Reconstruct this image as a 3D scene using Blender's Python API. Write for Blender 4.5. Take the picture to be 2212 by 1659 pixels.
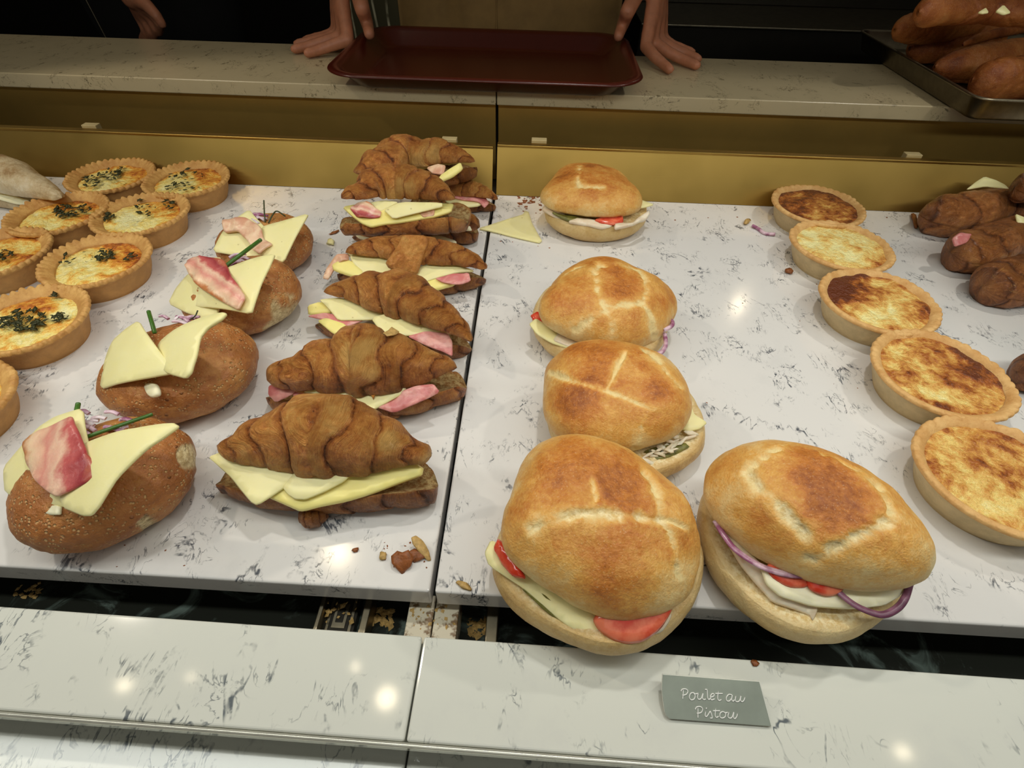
import bpy, bmesh, math, random
import numpy as np
from mathutils import Vector, Matrix
from mathutils.geometry import delaunay_2d_cdt

for _o in list(bpy.data.objects):
    bpy.data.objects.remove(_o, do_unlink=True)
scene = bpy.context.scene
COL = scene.collection

# ------------------------------------------------------------------ camera
W, H = 2212.0, 1659.0
FPX = 1142.6
PITCH, ROLL, YAW = math.radians(45.17), math.radians(1.46), math.radians(-1.95)
CAM = np.array([0.0, 0.0, 0.36])
_cy, _sy = math.cos(YAW), math.sin(YAW)
FW = np.array([_sy * math.cos(PITCH), _cy * math.cos(PITCH), -math.sin(PITCH)])
_rt = np.array([_cy, -_sy, 0.0])
_up = np.cross(_rt, FW)
RT = math.cos(ROLL) * _rt + math.sin(ROLL) * _up
UP = -math.sin(ROLL) * _rt + math.cos(ROLL) * _up
cam_data = bpy.data.cameras.new('camera')
cam = bpy.data.objects.new('camera', cam_data)
COL.objects.link(cam)
M = Matrix.Identity(4)
for i in range(3):
    M[i][0], M[i][1], M[i][2], M[i][3] = RT[i], UP[i], -FW[i], CAM[i]
cam.matrix_world = M
cam_data.sensor_width = 36.0
cam_data.lens = 36.0 * FPX / W
cam_data.clip_start = 0.01
cam_data.clip_end = 50
scene.camera = cam

# ------------------------------------------------------------------ rays: where a sight line meets a real surface
def ray(x, y):
    return FW + (x - W / 2) / FPX * RT - (y - H / 2) / FPX * UP
def Zp(x, y, z=0.0):
    d = ray(x, y); return CAM + d * ((z - CAM[2]) / d[2])
def Yq(x, y, yy):
    d = ray(x, y); return CAM + d * (yy / d[1])
def Pl(x, y, o, n):
    d = ray(x, y); return CAM + d * (np.dot(np.asarray(o) - CAM, n) / np.dot(d, n))
def depth_of(p):
    return float(np.dot(np.asarray(p) - CAM, FW))
def to_px(P):
    d = np.asarray(P) - CAM
    z = d @ FW
    return np.stack([W / 2 + FPX * (d @ RT) / z, H / 2 - FPX * (d @ UP) / z], -1)

# ------------------------------------------------------------------ world, lamps, exposure
world = bpy.data.worlds.new('shop_ambient')
scene.world = world
world.use_nodes = True
world.node_tree.nodes['Background'].inputs[0].default_value = (1.0, 0.92, 0.78, 1)
world.node_tree.nodes['Background'].inputs[1].default_value = 0.085
scene.view_settings.view_transform = 'Standard'
scene.view_settings.look = 'None'
scene.view_settings.gamma = 1.0
scene.view_settings.use_curve_mapping = False
scene.view_settings.exposure = -0.46

def lamp_area(name, loc, target, sx, sy, watts, col, spread=180):
    d = bpy.data.lights.new(name, 'AREA')
    d.shape = 'RECTANGLE'; d.size = sx; d.size_y = sy; d.energy = watts; d.color = col
    d.spread = math.radians(spread)
    o = bpy.data.objects.new(name, d); COL.objects.link(o)
    o.location = loc
    o.rotation_euler = (Vector(target) - Vector(loc)).to_track_quat('-Z', 'Y').to_euler()
    return o

def lamp_spot(name, loc, target, watts, col, angle, radius, blend=0.6):
    d = bpy.data.lights.new(name, 'SPOT')
    d.energy = watts; d.color = col; d.spot_size = math.radians(angle); d.spot_blend = blend
    d.shadow_soft_size = radius
    o = bpy.data.objects.new(name, d); COL.objects.link(o)
    o.location = loc
    o.rotation_euler = (Vector(target) - Vector(loc)).to_track_quat('-Z', 'Y').to_euler()
    return o

# LED strip under the front glass rail of the display case
lamp_area('case_led_strip', (0.05, 0.13, 0.56), (0.05, 0.40, 0.0), 2.2, 0.05, 4.0, (0.97, 1.0, 0.94), 135)
# recessed downlights above the shelf, narrow beams
lamp_spot('downlight_west', (-0.95, 0.50, 0.95), (-0.46, 0.44, 0.0), 13, (1.0, 0.90, 0.74), 66, 0.022, 0.35)
lamp_spot('downlight_east', (0.86, 0.62, 0.95), (0.34, 0.44, 0.0), 11, (1.0, 0.96, 0.86), 66, 0.022, 0.35)
lamp_spot('downlight_middle', (0.10, 0.58, 1.15), (0.0, 0.38, 0.0), 16, (1.0, 0.98, 0.93), 54, 0.030, 0.4)
# added soft fill from the customers' side, lifts front faces and lower slabs
lamp_area('front_fill_light', (0.2, -1.3, 1.9), (0.0, 0.2, 0.0), 1.6, 1.2, 4.5, (0.97, 1.0, 0.93))
# far ceiling bulbs of the room behind; they glint in the polished marble
def bulb(px, py, zs, watts, r, height=1.5):
    p = Zp(px, py, zs); d = ray(px, py); d = np.array([d[0], d[1], -d[2]]); q = p + d * ((height - zs) / d[2])
    l = bpy.data.lights.new('ceiling_bulb', 'POINT'); l.energy = watts; l.shadow_soft_size = r; l.color = (1.0, 0.84, 0.58)
    o = bpy.data.objects.new('ceiling_bulb', l); COL.objects.link(o); o.location = q.tolist()
for q in ((730, 1195, 0, 4.0, 0.04), (1595, 660, 0, 2.2, 0.03), (268, 1480, -0.006, 0.45, 0.018), (835, 1508, -0.006, 1.3, 0.030), (1950, 1625, -0.006, 0.4, 0.018), (412, 1462, -0.006, 0.14, 0.008), (768, 1440, -0.006, 0.2, 0.009)):
    bulb(*q)

# ------------------------------------------------------------------ numpy noise
def _hash(ix, iy, iz, seed):
    h = (ix * 374761393 + iy * 668265263 + iz * 2147483647 + seed * 1274126177) & 0xFFFFFFFF
    h = ((h ^ (h >> 13)) * 1274126177) & 0xFFFFFFFF
    h = (h ^ (h >> 16)) & 0xFFFF
    return h / 65535.0
def vnoise(P, seed=0):
    P = np.asarray(P, float)
    i = np.floor(P).astype(np.int64); f = P - i
    f = f * f * f * (f * (f * 6 - 15) + 10)
    out = 0
    for dx in (0, 1):
        for dy in (0, 1):
            for dz in (0, 1):
                w = (f[..., 0] if dx else 1 - f[..., 0]) * (f[..., 1] if dy else 1 - f[..., 1]) * (f[..., 2] if dz else 1 - f[..., 2])
                out = out + w * _hash(i[..., 0] + dx, i[..., 1] + dy, i[..., 2] + dz, seed)
    return out * 2 - 1
def fbm(P, seed=0, octv=4):
    P = np.asarray(P, float); s = 0; a = 1.0; t = 0
    for k in range(octv):
        s = s + a * vnoise(P * (2.03 ** k) + 17.3 * k, seed + k); t += a; a *= 0.5
    return s / t
def sstep(a, b, x):
    t = np.clip((x - a) / (b - a), 0, 1); return t * t * (3 - 2 * t)

# ------------------------------------------------------------------ object helpers
def tag(o, label=None, cat=None, group=None, kind=None):
    if label: o['label'] = label
    if cat: o['category'] = cat
    if group: o['group'] = group
    if kind: o['kind'] = kind
    return o
def thing(name, loc, label, cat, group=None):
    o = bpy.data.objects.new(name, None); COL.objects.link(o)
    o.empty_display_size = 0.02
    o.location = Vector([float(v) for v in loc])
    return tag(o, label, cat, group)
def base_of(parent):
    b = np.zeros(3)
    while parent is not None:
        b = b + np.array(parent.location); parent = parent.parent
    return b
def mesh(name, V, F, mat, parent=None, attrs=None, smooth=True, loc=None):
    V = np.asarray(V, float)
    off = base_of(parent)
    if loc is None and parent is None:
        mn, mx = V.min(0), V.max(0)
        loc = np.array([(mn[0] + mx[0]) / 2, (mn[1] + mx[1]) / 2, mn[2]])
    l = np.zeros(3) if loc is None else np.asarray(loc, float) - off
    me = bpy.data.meshes.new(name)
    me.from_pydata((V - off - l).tolist(), [], [list(map(int, f)) for f in F])
    if attrs:
        for k, a in attrs.items():
            a = np.asarray(a, float)
            if a.ndim == 1:
                at = me.attributes.new(k, 'FLOAT', 'POINT'); at.data.foreach_set('value', a.astype(np.float32))
            else:
                at = me.attributes.new(k, 'FLOAT_VECTOR', 'POINT'); at.data.foreach_set('vector', a.astype(np.float32).ravel())
    if smooth:
        me.polygons.foreach_set('use_smooth', [True] * len(me.polygons))
    me.materials.append(mat)
    me.update()
    o = bpy.data.objects.new(name, me); COL.objects.link(o)
    o.location = Vector(l.tolist())
    if parent is not None: o.parent = parent
    return o
def grid_faces(nu, nv, closeu=False, closev=False, off=0):
    F = []
    for i in range(nu if closeu else nu - 1):
        i2 = (i + 1) % nu
        for j in range(nv if closev else nv - 1):
            j2 = (j + 1) % nv
            F.append((off + i * nv + j, off + i2 * nv + j, off + i2 * nv + j2, off + i * nv + j2))
    return F
def box_vf(x0, x1, y0, y1, z0, z1, bev=0.0):
    bm = bmesh.new()
    vs = [bm.verts.new(p) for p in ((x0,y0,z0),(x1,y0,z0),(x1,y1,z0),(x0,y1,z0),(x0,y0,z1),(x1,y0,z1),(x1,y1,z1),(x0,y1,z1))]
    for f in ((0,3,2,1),(4,5,6,7),(0,1,5,4),(1,2,6,5),(2,3,7,6),(3,0,4,7)):
        bm.faces.new([vs[i] for i in f])
    if bev > 0:
        bmesh.ops.bevel(bm, geom=list(bm.edges), offset=bev, segments=3, affect='EDGES', profile=0.5)
    bm.verts.index_update()
    V = np.array([v.co[:] for v in bm.verts]); F = [[v.index for v in f.verts] for f in bm.faces]
    bm.free(); return V, F
def rotz_about(V, c, a):
    V = np.array(V); ca, sa = math.cos(a), math.sin(a)
    d = V[:, :2] - np.asarray(c)[:2]
    V[:, 0] = c[0] + ca * d[:, 0] - sa * d[:, 1]; V[:, 1] = c[1] + sa * d[:, 0] + ca * d[:, 1]
    return V
def tube_vf(pts, rad, nv=10, cap=True, flat=1.0):
    pts = np.asarray(pts, float); n = len(pts); rad = np.broadcast_to(np.asarray(rad, float), (n,))
    V = []; t = np.gradient(pts, axis=0); t /= np.linalg.norm(t, axis=1)[:, None] + 1e-9
    ref = np.array([0, 0, 1.0]) if abs(t[:, 2]).mean() < 0.85 else np.array([0, 1.0, 0])
    for i in range(n):
        a = np.cross(t[i], ref); a /= np.linalg.norm(a) + 1e-9; b = np.cross(a, t[i])
        for j in range(nv):
            th = 2 * math.pi * j / nv
            V.append(pts[i] + rad[i] * (a * math.cos(th) + b * math.sin(th) * flat))
    F = grid_faces(n, nv, False, True)
    if cap:
        F.append(list(range(nv))[::-1]); F.append([(n - 1) * nv + j for j in range(nv)])
    return np.array(V), F
def spline(pts, n):
    pts = np.asarray(pts, float)
    if len(pts) == 2:
        t = np.linspace(0, 1, n)[:, None]; return pts[0] * (1 - t) + pts[1] * t
    P = np.vstack([2 * pts[0] - pts[1], pts, 2 * pts[-1] - pts[-2]])
    out = []; m = len(pts) - 1
    for u in np.linspace(0, m, n):
        i = min(int(u), m - 1); t = u - i
        p0, p1, p2, p3 = P[i], P[i + 1], P[i + 2], P[i + 3]
        out.append(0.5 * ((2 * p1) + (-p0 + p2) * t + (2 * p0 - 5 * p1 + 4 * p2 - p3) * t * t + (-p0 + 3 * p1 - 3 * p2 + p3) * t ** 3))
    return np.array(out)
def join_vf(items):
    VV, FF, o = [], [], 0
    for V, F in items:
        VV.append(np.asarray(V)); FF += [[i + o for i in f] for f in F]; o += len(V)
    return np.vstack(VV), FF
# ------------------------------------------------------------------ materials
def srgb(r, g, b):
    def c(v):
        v /= 255.0
        return v / 12.92 if v <= 0.04045 else ((v + 0.055) / 1.055) ** 2.4
    return (c(r), c(g), c(b), 1.0)
class NT:
    def __init__(self, name):
        self.m = bpy.data.materials.new(name); self.m.use_nodes = True
        self.t = self.m.node_tree; self.b = self.t.nodes['Principled BSDF']
    def n(self, typ, **kw):
        nd = self.t.nodes.new(typ)
        for k, v in kw.items(): setattr(nd, k, v)
        return nd
    def put(self, sock, v):
        if v is None: return
        if isinstance(v, bpy.types.NodeSocket): self.t.links.new(v, sock)
        else: sock.default_value = v
    def attr(self, name, out='Fac'):
        return self.n('ShaderNodeAttribute', attribute_name=name).outputs[out]
    def obj(self):
        return self.n('ShaderNodeTexCoord').outputs['Object']
    def noise(self, vec, scale, detail=4, rough=0.55, dist=0.0, out='Fac'):
        nd = self.n('ShaderNodeTexNoise'); self.put(nd.inputs['Vector'], vec)
        nd.inputs['Scale'].default_value = scale; nd.inputs['Detail'].default_value = detail
        nd.inputs['Roughness'].default_value = rough; nd.inputs['Distortion'].default_value = dist
        return nd.outputs[out]
    def voro(self, vec, scale, feature='F1', out='Distance'):
        nd = self.n('ShaderNodeTexVoronoi', feature=feature); self.put(nd.inputs['Vector'], vec)
        nd.inputs['Scale'].default_value = scale; return nd.outputs[out]
    def math(self, op, a, b=None, c=None, clamp=False):
        nd = self.n('ShaderNodeMath', operation=op, use_clamp=clamp)
        for i, v in enumerate((a, b, c)):
            if v is not None: self.put(nd.inputs[i], v)
        return nd.outputs[0]
    def rng(self, v, a, b, c=0.0, d=1.0):
        nd = self.n('ShaderNodeMapRange', interpolation_type='SMOOTHSTEP'); self.put(nd.inputs[0], v)
        for i, x in enumerate((a, b, c, d)): nd.inputs[i + 1].default_value = x
        return nd.outputs[0]
    def mix(self, f, a, b):
        nd = self.n('ShaderNodeMix', data_type='RGBA'); self.put(nd.inputs[0], f)
        self.put(nd.inputs[6], a); self.put(nd.inputs[7], b); return nd.outputs[2]
    def ramp(self, f, stops):
        nd = self.n('ShaderNodeValToRGB'); self.put(nd.inputs[0], f); e = nd.color_ramp.elements
        while len(e) > 1: e.remove(e[-1])
        e[0].position, e[0].color = stops[0]
        for p, c in stops[1:]:
            x = e.new(p); x.color = c
        return nd.outputs[0]
    def mapping(self, vec, scale=(1, 1, 1), loc=(0, 0, 0), rot=(0, 0, 0)):
        nd = self.n('ShaderNodeMapping'); self.put(nd.inputs[0], vec)
        nd.inputs['Scale'].default_value = scale; nd.inputs['Location'].default_value = loc; nd.inputs['Rotation'].default_value = rot
        return nd.outputs[0]
    def bump(self, h, strength=0.5, dist=0.001):
        nd = self.n('ShaderNodeBump'); nd.inputs['Strength'].default_value = strength
        nd.inputs['Distance'].default_value = dist; self.put(nd.inputs['Height'], h)
        self.put(self.b.inputs['Normal'], nd.outputs[0])
    def fin(self, col=None, rough=0.5, metal=0.0, sss=0.0, sssr=(0.01, 0.006, 0.003), spec=0.5, coat=0.0, coatr=0.1):
        b = self.b
        self.put(b.inputs['Base Color'], col); self.put(b.inputs['Roughness'], rough)
        b.inputs['Metallic'].default_value = metal
        b.inputs['Specular IOR Level'].default_value = spec
        if sss:
            b.inputs['Subsurface Weight'].default_value = sss; b.inputs['Subsurface Radius'].default_value = sssr
            b.inputs['Subsurface Scale'].default_value = 1.0
        if coat:
            b.inputs['Coat Weight'].default_value = coat; b.inputs['Coat Roughness'].default_value = coatr
        return self.m

def mat_marble(name, scale=1.0, seed=0.0, base=(226, 223, 219), rough=0.12, vein=(74, 79, 88), grey=(200, 199, 197)):
    k = NT(name); v = k.mapping(k.obj(), loc=(seed, seed * 0.7, 0))
    stretch = k.mapping(v, scale=(1.15, 0.55, 1.0), rot=(0, 0, 0.75))
    n1 = k.noise(stretch, 24 * scale, 4, 0.55, 1.3)
    lines = k.rng(k.math('ABSOLUTE', k.math('SUBTRACT', n1, 0.5)), 0.003, 0.018, 1.0, 0.0)
    n2 = k.noise(stretch, 56 * scale, 4, 0.55, 1.6)
    lines2 = k.rng(k.math('ABSOLUTE', k.math('SUBTRACT', n2, 0.5)), 0.002, 0.022, 1.0, 0.0)
    mask = k.rng(k.noise(v, 34 * scale, 4, 0.6), 0.49, 0.62)
    speck = k.rng(k.noise(v, 150 * scale, 3, 0.6), 0.36, 0.56)
    f = k.math('MULTIPLY', k.math('MAXIMUM', lines, k.math('MULTIPLY', lines2, 0.8)), k.math('MULTIPLY', mask, speck))
    soft = k.math('MULTIPLY', k.rng(k.noise(v, 30 * scale, 5, 0.65), 0.50, 0.72), 0.20)
    c = k.mix(soft, srgb(*base), srgb(*grey))
    c = k.mix(k.math('MULTIPLY', f, 0.95), c, srgb(*vein))
    return k.fin(c, rough, spec=0.5)
def mat_plain(name, rgb, rough=0.5, metal=0.0, var=0.06, scale=60, bump=0.0, **kw):
    k = NT(name); v = k.obj()
    n = k.noise(v, scale, 4, 0.6)
    c0 = srgb(*[max(0, x * (1 - var * 2)) for x in rgb]); c1 = srgb(*[min(255, x * (1 + var)) for x in rgb])
    if bump: k.bump(n, bump, 0.001)
    return k.fin(k.mix(n, c0, c1), rough, metal, **kw)
def mat_gold():
    k = NT('brushed_gold'); v = k.obj()
    s = k.noise(k.mapping(v, scale=(6, 6, 900)), 1.0, 3, 0.6)
    blot = k.noise(v, 9, 3, 0.5)
    c = k.mix(blot, srgb(166, 134, 66), srgb(190, 158, 88))
    k.bump(s, 0.06, 0.0004)
    return k.fin(c, k.rng(blot, 0.3, 0.7, 0.36, 0.46), 1.0)
def mat_bun(name, pale=(238, 212, 150), gold=(226, 170, 86), brown=(198, 122, 48), dark=(152, 82, 30)):
    k = NT(name); v = k.attr('tc', 'Vector')
    bake = k.attr('bake'); score = k.attr('score'); crumb = k.attr('crumb')
    n = k.noise(v, 48, 6, 0.7, 0.4); fine = k.noise(v, 330, 4, 0.65)
    f = k.math('ADD', bake, k.math('MULTIPLY', k.math('SUBTRACT', n, 0.5), 0.95))
    f = k.math('ADD', f, k.math('MULTIPLY', k.math('SUBTRACT', fine, 0.5), 0.55))
    f = k.math('SUBTRACT', f, k.math('MULTIPLY', score, 0.55))
    c = k.ramp(f, [(0.0, srgb(*pale)), (0.40, srgb(*gold)), (0.75, srgb(*brown)), (1.0, srgb(*dark))])
    flour = k.math('MULTIPLY', k.rng(k.noise(v, 900, 2, 0.5), 0.62, 0.72), 0.35)
    c = k.mix(flour, c, srgb(232, 205, 160))
    cr = k.mix(k.rng(k.noise(v, 260, 4, 0.7), 0.35, 0.65), srgb(216, 184, 122), srgb(248, 232, 188))
    c = k.mix(crumb, c, cr)
    h = k.math('ADD', k.math('MULTIPLY', k.noise(v, 160, 6, 0.75, 0.5), 1.0), k.math('MULTIPLY', k.voro(v, 620), 0.2))
    k.bump(h, 0.6, 0.002)
    return k.fin(c, k.rng(crumb, 0, 1, 0.42, 0.85), 0, sss=0.08, sssr=(0.004, 0.002, 0.001), spec=0.45)
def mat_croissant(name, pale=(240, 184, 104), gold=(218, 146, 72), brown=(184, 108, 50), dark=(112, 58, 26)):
    k = NT(name); v = k.attr('tc', 'Vector'); fib = k.attr('fib', 'Vector'); ridge = k.attr('ridge'); crumb = k.attr('crumb'); bare = k.attr('bare')
    n = k.noise(v, 60, 6, 0.7, 0.5); big = k.noise(v, 24, 3, 0.5)
    st = k.noise(k.mapping(fib, scale=(11.0, 0.7, 1)), 1.0, 6, 0.72, 0.35)       # laminated threads running round the crescent
    st2 = k.noise(k.mapping(fib, scale=(38.0, 1.4, 1)), 1.0, 4, 0.65, 0.4)
    amp = k.rng(k.noise(v, 30, 2, 0.5), 0.36, 0.60)
    f = k.math('ADD', 0.42, k.math('MULTIPLY', k.math('SUBTRACT', n, 0.5), 0.9))
    f = k.math('ADD', f, k.math('MULTIPLY', k.math('SUBTRACT', big, 0.5), 0.7))
    f = k.math('ADD', f, k.math('MULTIPLY', k.math('MULTIPLY', k.math('SUBTRACT', st, 0.5), amp), 0.55))
    f = k.math('ADD', f, k.math('MULTIPLY', k.math('SUBTRACT', st2, 0.5), 0.8))
    f = k.math('ADD', f, k.math('MULTIPLY', k.math('POWER', ridge, 1.6), 0.75))
    f = k.math('ADD', f, k.math('MULTIPLY', k.math('SUBTRACT', k.noise(v, 170, 6, 0.78, 1.0), 0.5), 1.0))
    f = k.math('SUBTRACT', f, k.math('MULTIPLY', bare, 0.8))
    c = k.ramp(f, [(0.0, srgb(*pale)), (0.36, srgb(*gold)), (0.66, srgb(*brown)), (1.0, srgb(*dark))])
    fl = k.math('MULTIPLY', k.rng(k.noise(v, 210, 5, 0.75, 1.2), 0.56, 0.66), 0.5)
    c = k.mix(fl, c, srgb(222, 168, 98))
    cr = k.mix(k.rng(k.noise(v, 240, 4, 0.7), 0.35, 0.65), srgb(176, 118, 52), srgb(232, 200, 136))
    c = k.mix(crumb, c, cr)
    h = k.math('ADD', k.math('MULTIPLY', k.math('MULTIPLY', st, amp), 1.6), k.math('ADD', k.math('MULTIPLY', st2, 0.7), k.math('MULTIPLY', k.noise(v, 190, 6, 0.75, 0.8), 1.1)))
    k.bump(h, 1.0, 0.0034)
    return k.fin(c, k.rng(crumb, 0, 1, 0.30, 0.85), 0, spec=0.55)
def mat_grain():
    k = NT('wholegrain_crust'); v = k.attr('tc', 'Vector'); torn = k.attr('crumb')
    n = k.noise(v, 60, 6, 0.7, 0.4); n2 = k.noise(v, 14, 2, 0.5)
    c = k.ramp(k.math('ADD', k.math('MULTIPLY', n, 0.7), k.math('MULTIPLY', n2, 0.35)), [(0.25, srgb(128, 72, 34)), (0.5, srgb(174, 110, 56)), (0.75, srgb(220, 164, 94))])
    sp = k.voro(v, 340); spm = k.math('MULTIPLY', k.rng(sp, 0.20, 0.42, 1, 0), k.rng(k.noise(v, 70, 3, 0.6), 0.40, 0.56))
    c = k.mix(k.math('MULTIPLY', spm, 0.7), c, srgb(218, 180, 122))
    pit = k.math('MULTIPLY', k.rng(k.voro(k.mapping(v, loc=(3, 1, 2)), 130), 0.10, 0.22, 1, 0), k.rng(k.noise(v, 33, 2), 0.5, 0.6))
    c = k.mix(k.math('MULTIPLY', pit, 0.5), c, srgb(92, 50, 22))
    cr = k.mix(k.rng(k.noise(v, 240, 4, 0.7), 0.35, 0.65), srgb(178, 152, 104), srgb(228, 208, 160))
    c = k.mix(torn, c, cr)
    h = k.math('ADD', k.math('MULTIPLY', spm, 0.6), k.math('SUBTRACT', k.noise(v, 240, 4, 0.65), k.math('MULTIPLY', pit, 0.8)))
    k.bump(h, 0.8, 0.002)
    return k.fin(c, 0.48, 0, spec=0.45)
def mat_cheese(name='cheese', a=(240, 228, 158), b=(250, 240, 184)):
    k = NT(name); v = k.attr('tc', 'Vector')
    n = k.noise(v, 40, 3, 0.5)
    c = k.mix(n, srgb(*a), srgb(*b))
    hole = k.math('MULTIPLY', k.rng(k.voro(v, 85), 0.06, 0.12, 1, 0), k.rng(k.noise(v, 70, 2), 0.5, 0.56))
    c = k.mix(k.math('MULTIPLY', hole, 0.45), c, srgb(150, 130, 62))
    k.bump(k.math('SUBTRACT', k.noise(v, 160, 3), k.math('MULTIPLY', hole, 1.5)), 0.18, 0.0008)
    return k.fin(c, 0.42, 0, sss=0.25, sssr=(0.006, 0.005, 0.002), spec=0.45)
def mat_bacon(name='bacon', fat=(242, 208, 172), meat=(196, 96, 92), dark=(158, 58, 64)):
    k = NT(name); v = k.attr('tc', 'Vector'); s = k.attr('across')
    n = k.noise(v, 60, 5, 0.6)
    t = k.math('ADD', s, k.math('MULTIPLY', k.math('SUBTRACT', n, 0.5), 0.42))
    c = k.ramp(t, [(0.04, srgb(206, 134, 84)), (0.14, srgb(*fat)), (0.30, srgb(236, 184, 156)), (0.40, srgb(224, 150, 134)), (0.55, srgb(238, 196, 168)), (0.66, srgb(*meat)), (0.84, srgb(*dark)), (0.97, srgb(186, 104, 78))])
    k.bump(k.noise(v, 150, 4), 0.5, 0.0012)
    return k.fin(c, 0.33, 0, sss=0.15, sssr=(0.005, 0.002, 0.001), spec=0.5)
def mat_ham(name='ham', a=(208, 118, 116), b=(238, 176, 164)):
    k = NT(name); v = k.attr('tc', 'Vector')
    n = k.noise(v, 55, 4, 0.6, 0.5)
    c = k.mix(k.rng(n, 0.35, 0.68), srgb(*a), srgb(*b))
    k.bump(k.noise(v, 180, 3), 0.35, 0.001)
    return k.fin(c, 0.36, 0, sss=0.2, sssr=(0.006, 0.002, 0.0015), spec=0.5)
def mat_tomato():
    k = NT('tomato_flesh'); v = k.attr('tc', 'Vector')
    n = k.noise(v, 70, 4, 0.55)
    c = k.mix(k.rng(n, 0.35, 0.7), srgb(212, 60, 36), srgb(242, 134, 100))
    k.bump(k.noise(v, 140, 3), 0.25, 0.0008)
    return k.fin(c, 0.16, 0, sss=0.2, sssr=(0.006, 0.0015, 0.001), spec=0.55)
def mat_onion():
    k = NT('red_onion'); v = k.attr('tc', 'Vector')
    n = k.noise(v, 90, 3, 0.5)
    c = k.mix(k.rng(n, 0.35, 0.65), srgb(226, 196, 208), srgb(150, 84, 118))
    return k.fin(c, 0.25, 0, sss=0.2, sssr=(0.004, 0.002, 0.003), spec=0.5)
def mat_quiche_crust(name, a=(196, 144, 84), b=(224, 178, 116), side=(206, 168, 112)):
    k = NT(name); v = k.attr('tc', 'Vector'); up = k.attr('rim')
    n = k.noise(v, 60, 5, 0.65); fn = k.noise(v, 330, 3, 0.6)
    c = k.mix(k.rng(n, 0.3, 0.7), srgb(*a), srgb(*b))
    c = k.mix(k.math('MULTIPLY', k.rng(fn, 0.55, 0.75), 0.35), c, srgb(168, 106, 52))
    sd = k.mix(k.rng(n, 0.3, 0.7), srgb(*[x * 0.9 for x in side]), srgb(*side))
    c = k.mix(up, sd, c)
    k.bump(k.math('ADD', k.noise(v, 140, 5, 0.7), k.math('MULTIPLY', fn, 0.5)), 0.5, 0.0016)
    return k.fin(c, 0.6, 0, spec=0.35)
def mat_filling(name, stops, nscale=36, herb=0.0):
    k = NT(name); v = k.attr('tc', 'Vector'); bake = k.attr('bake')
    n = k.noise(v, nscale, 5, 0.62, 0.7); n2 = k.noise(v, 130, 4, 0.65)
    f = k.math('ADD', bake, k.math('MULTIPLY', k.math('SUBTRACT', n, 0.5), 1.25))
    f = k.math('ADD', f, k.math('MULTIPLY', k.math('SUBTRACT', n2, 0.5), 1.0))
    c = k.ramp(f, [(p, srgb(*q)) for p, q in stops])
    if herb:
        hm = k.math('MULTIPLY', k.rng(k.noise(v, 150, 4, 0.7), 0.56, 0.62), k.rng(k.noise(k.mapping(v, loc=(5, 2, 1)), 30, 2), 0.60, 0.68))
        c = k.mix(k.math('MULTIPLY', hm, 0.9), c, srgb(62, 66, 22))
    k.bump(k.math('ADD', k.math('MULTIPLY', n, 1.2), k.math('ADD', n2, k.noise(v, 300, 3, 0.6))), 0.9, 0.003)
    return k.fin(c, 0.38, 0, sss=0.12, sssr=(0.005, 0.003, 0.001), spec=0.45)
def mat_attrless(name, rgb, rough, **kw):
    return mat_plain(name, rgb, rough, **kw)

MAT = {}
MAT['marble'] = mat_marble('marble_shelf', 1.0, 0.0)
MAT['marble2'] = mat_marble('marble_shelf_b', 1.0, 3.1)
MAT['marble_counter_dimmed'] = mat_marble('marble_counter_dimmed', 1.0, 7.7, base=(196, 180, 144), rough=0.3, vein=(104, 92, 66), grey=(170, 156, 122))  # shelf marble with the counter's dim warm light put into its base colour
MAT['marble_front'] = mat_marble('marble_front', 0.72, 5.3, base=(220, 221, 211), rough=0.075, vein=(92, 100, 106))
MAT['gold'] = mat_gold()
MAT['bun'] = mat_bun('bread_crust')
MAT['bun_base'] = mat_bun('bread_base_crust', pale=(232, 206, 150), gold=(216, 180, 116), brown=(188, 140, 78), dark=(150, 100, 50))
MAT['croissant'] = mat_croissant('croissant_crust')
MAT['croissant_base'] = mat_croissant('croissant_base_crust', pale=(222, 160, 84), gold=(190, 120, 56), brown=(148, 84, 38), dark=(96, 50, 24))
MAT['glazed'] = mat_croissant('brown_pastry_crust', pale=(214, 146, 82), gold=(184, 114, 58), brown=(146, 84, 40), dark=(100, 54, 25))
MAT['grain'] = mat_grain()
MAT['cheese'] = mat_cheese()
MAT['brie'] = mat_cheese('soft_cheese', (246, 226, 128), (252, 240, 160))
MAT['white_cheese'] = mat_cheese('white_cheese', (244, 234, 190), (250, 244, 214))
MAT['bacon'] = mat_bacon()
MAT['ham'] = mat_ham()
MAT['ham_pale'] = mat_ham('pale_ham', (214, 158, 128), (240, 206, 172))
MAT['tomato'] = mat_tomato()
MAT['onion'] = mat_onion()
MAT['chive'] = mat_plain('chive_green', (70, 112, 40), 0.35, scale=300, var=0.15)
MAT['chive_dark'] = mat_plain('dry_chive', (58, 66, 34), 0.5, scale=300, var=0.15)
MAT['chicken'] = mat_ham('chicken', (226, 206, 176), (244, 232, 210))
MAT['pesto'] = mat_plain('green_pesto', (120, 116, 54), 0.4, scale=300, var=0.3, bump=0.5)
MAT['qcrust'] = mat_quiche_crust('quiche_crust_fluted', (192, 138, 74), (224, 176, 104), (208, 156, 92))
MAT['qcrust2'] = mat_quiche_crust('quiche_crust_plain', (206, 154, 90), (230, 186, 122), (216, 192, 146))
MAT['fill_herb'] = mat_filling('herb_custard', [(0.0, (255, 245, 182)), (0.36, (253, 226, 130)), (0.60, (240, 172, 66)), (0.84, (202, 114, 36)), (1.0, (146, 74, 26))], 40, herb=1)
MAT['fill_brown'] = mat_filling('browned_custard', [(0.0, (252, 240, 170)), (0.3, (244, 210, 122)), (0.55, (220, 158, 76)), (0.78, (172, 96, 36)), (1.0, (104, 48, 18))], 46)
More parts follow.
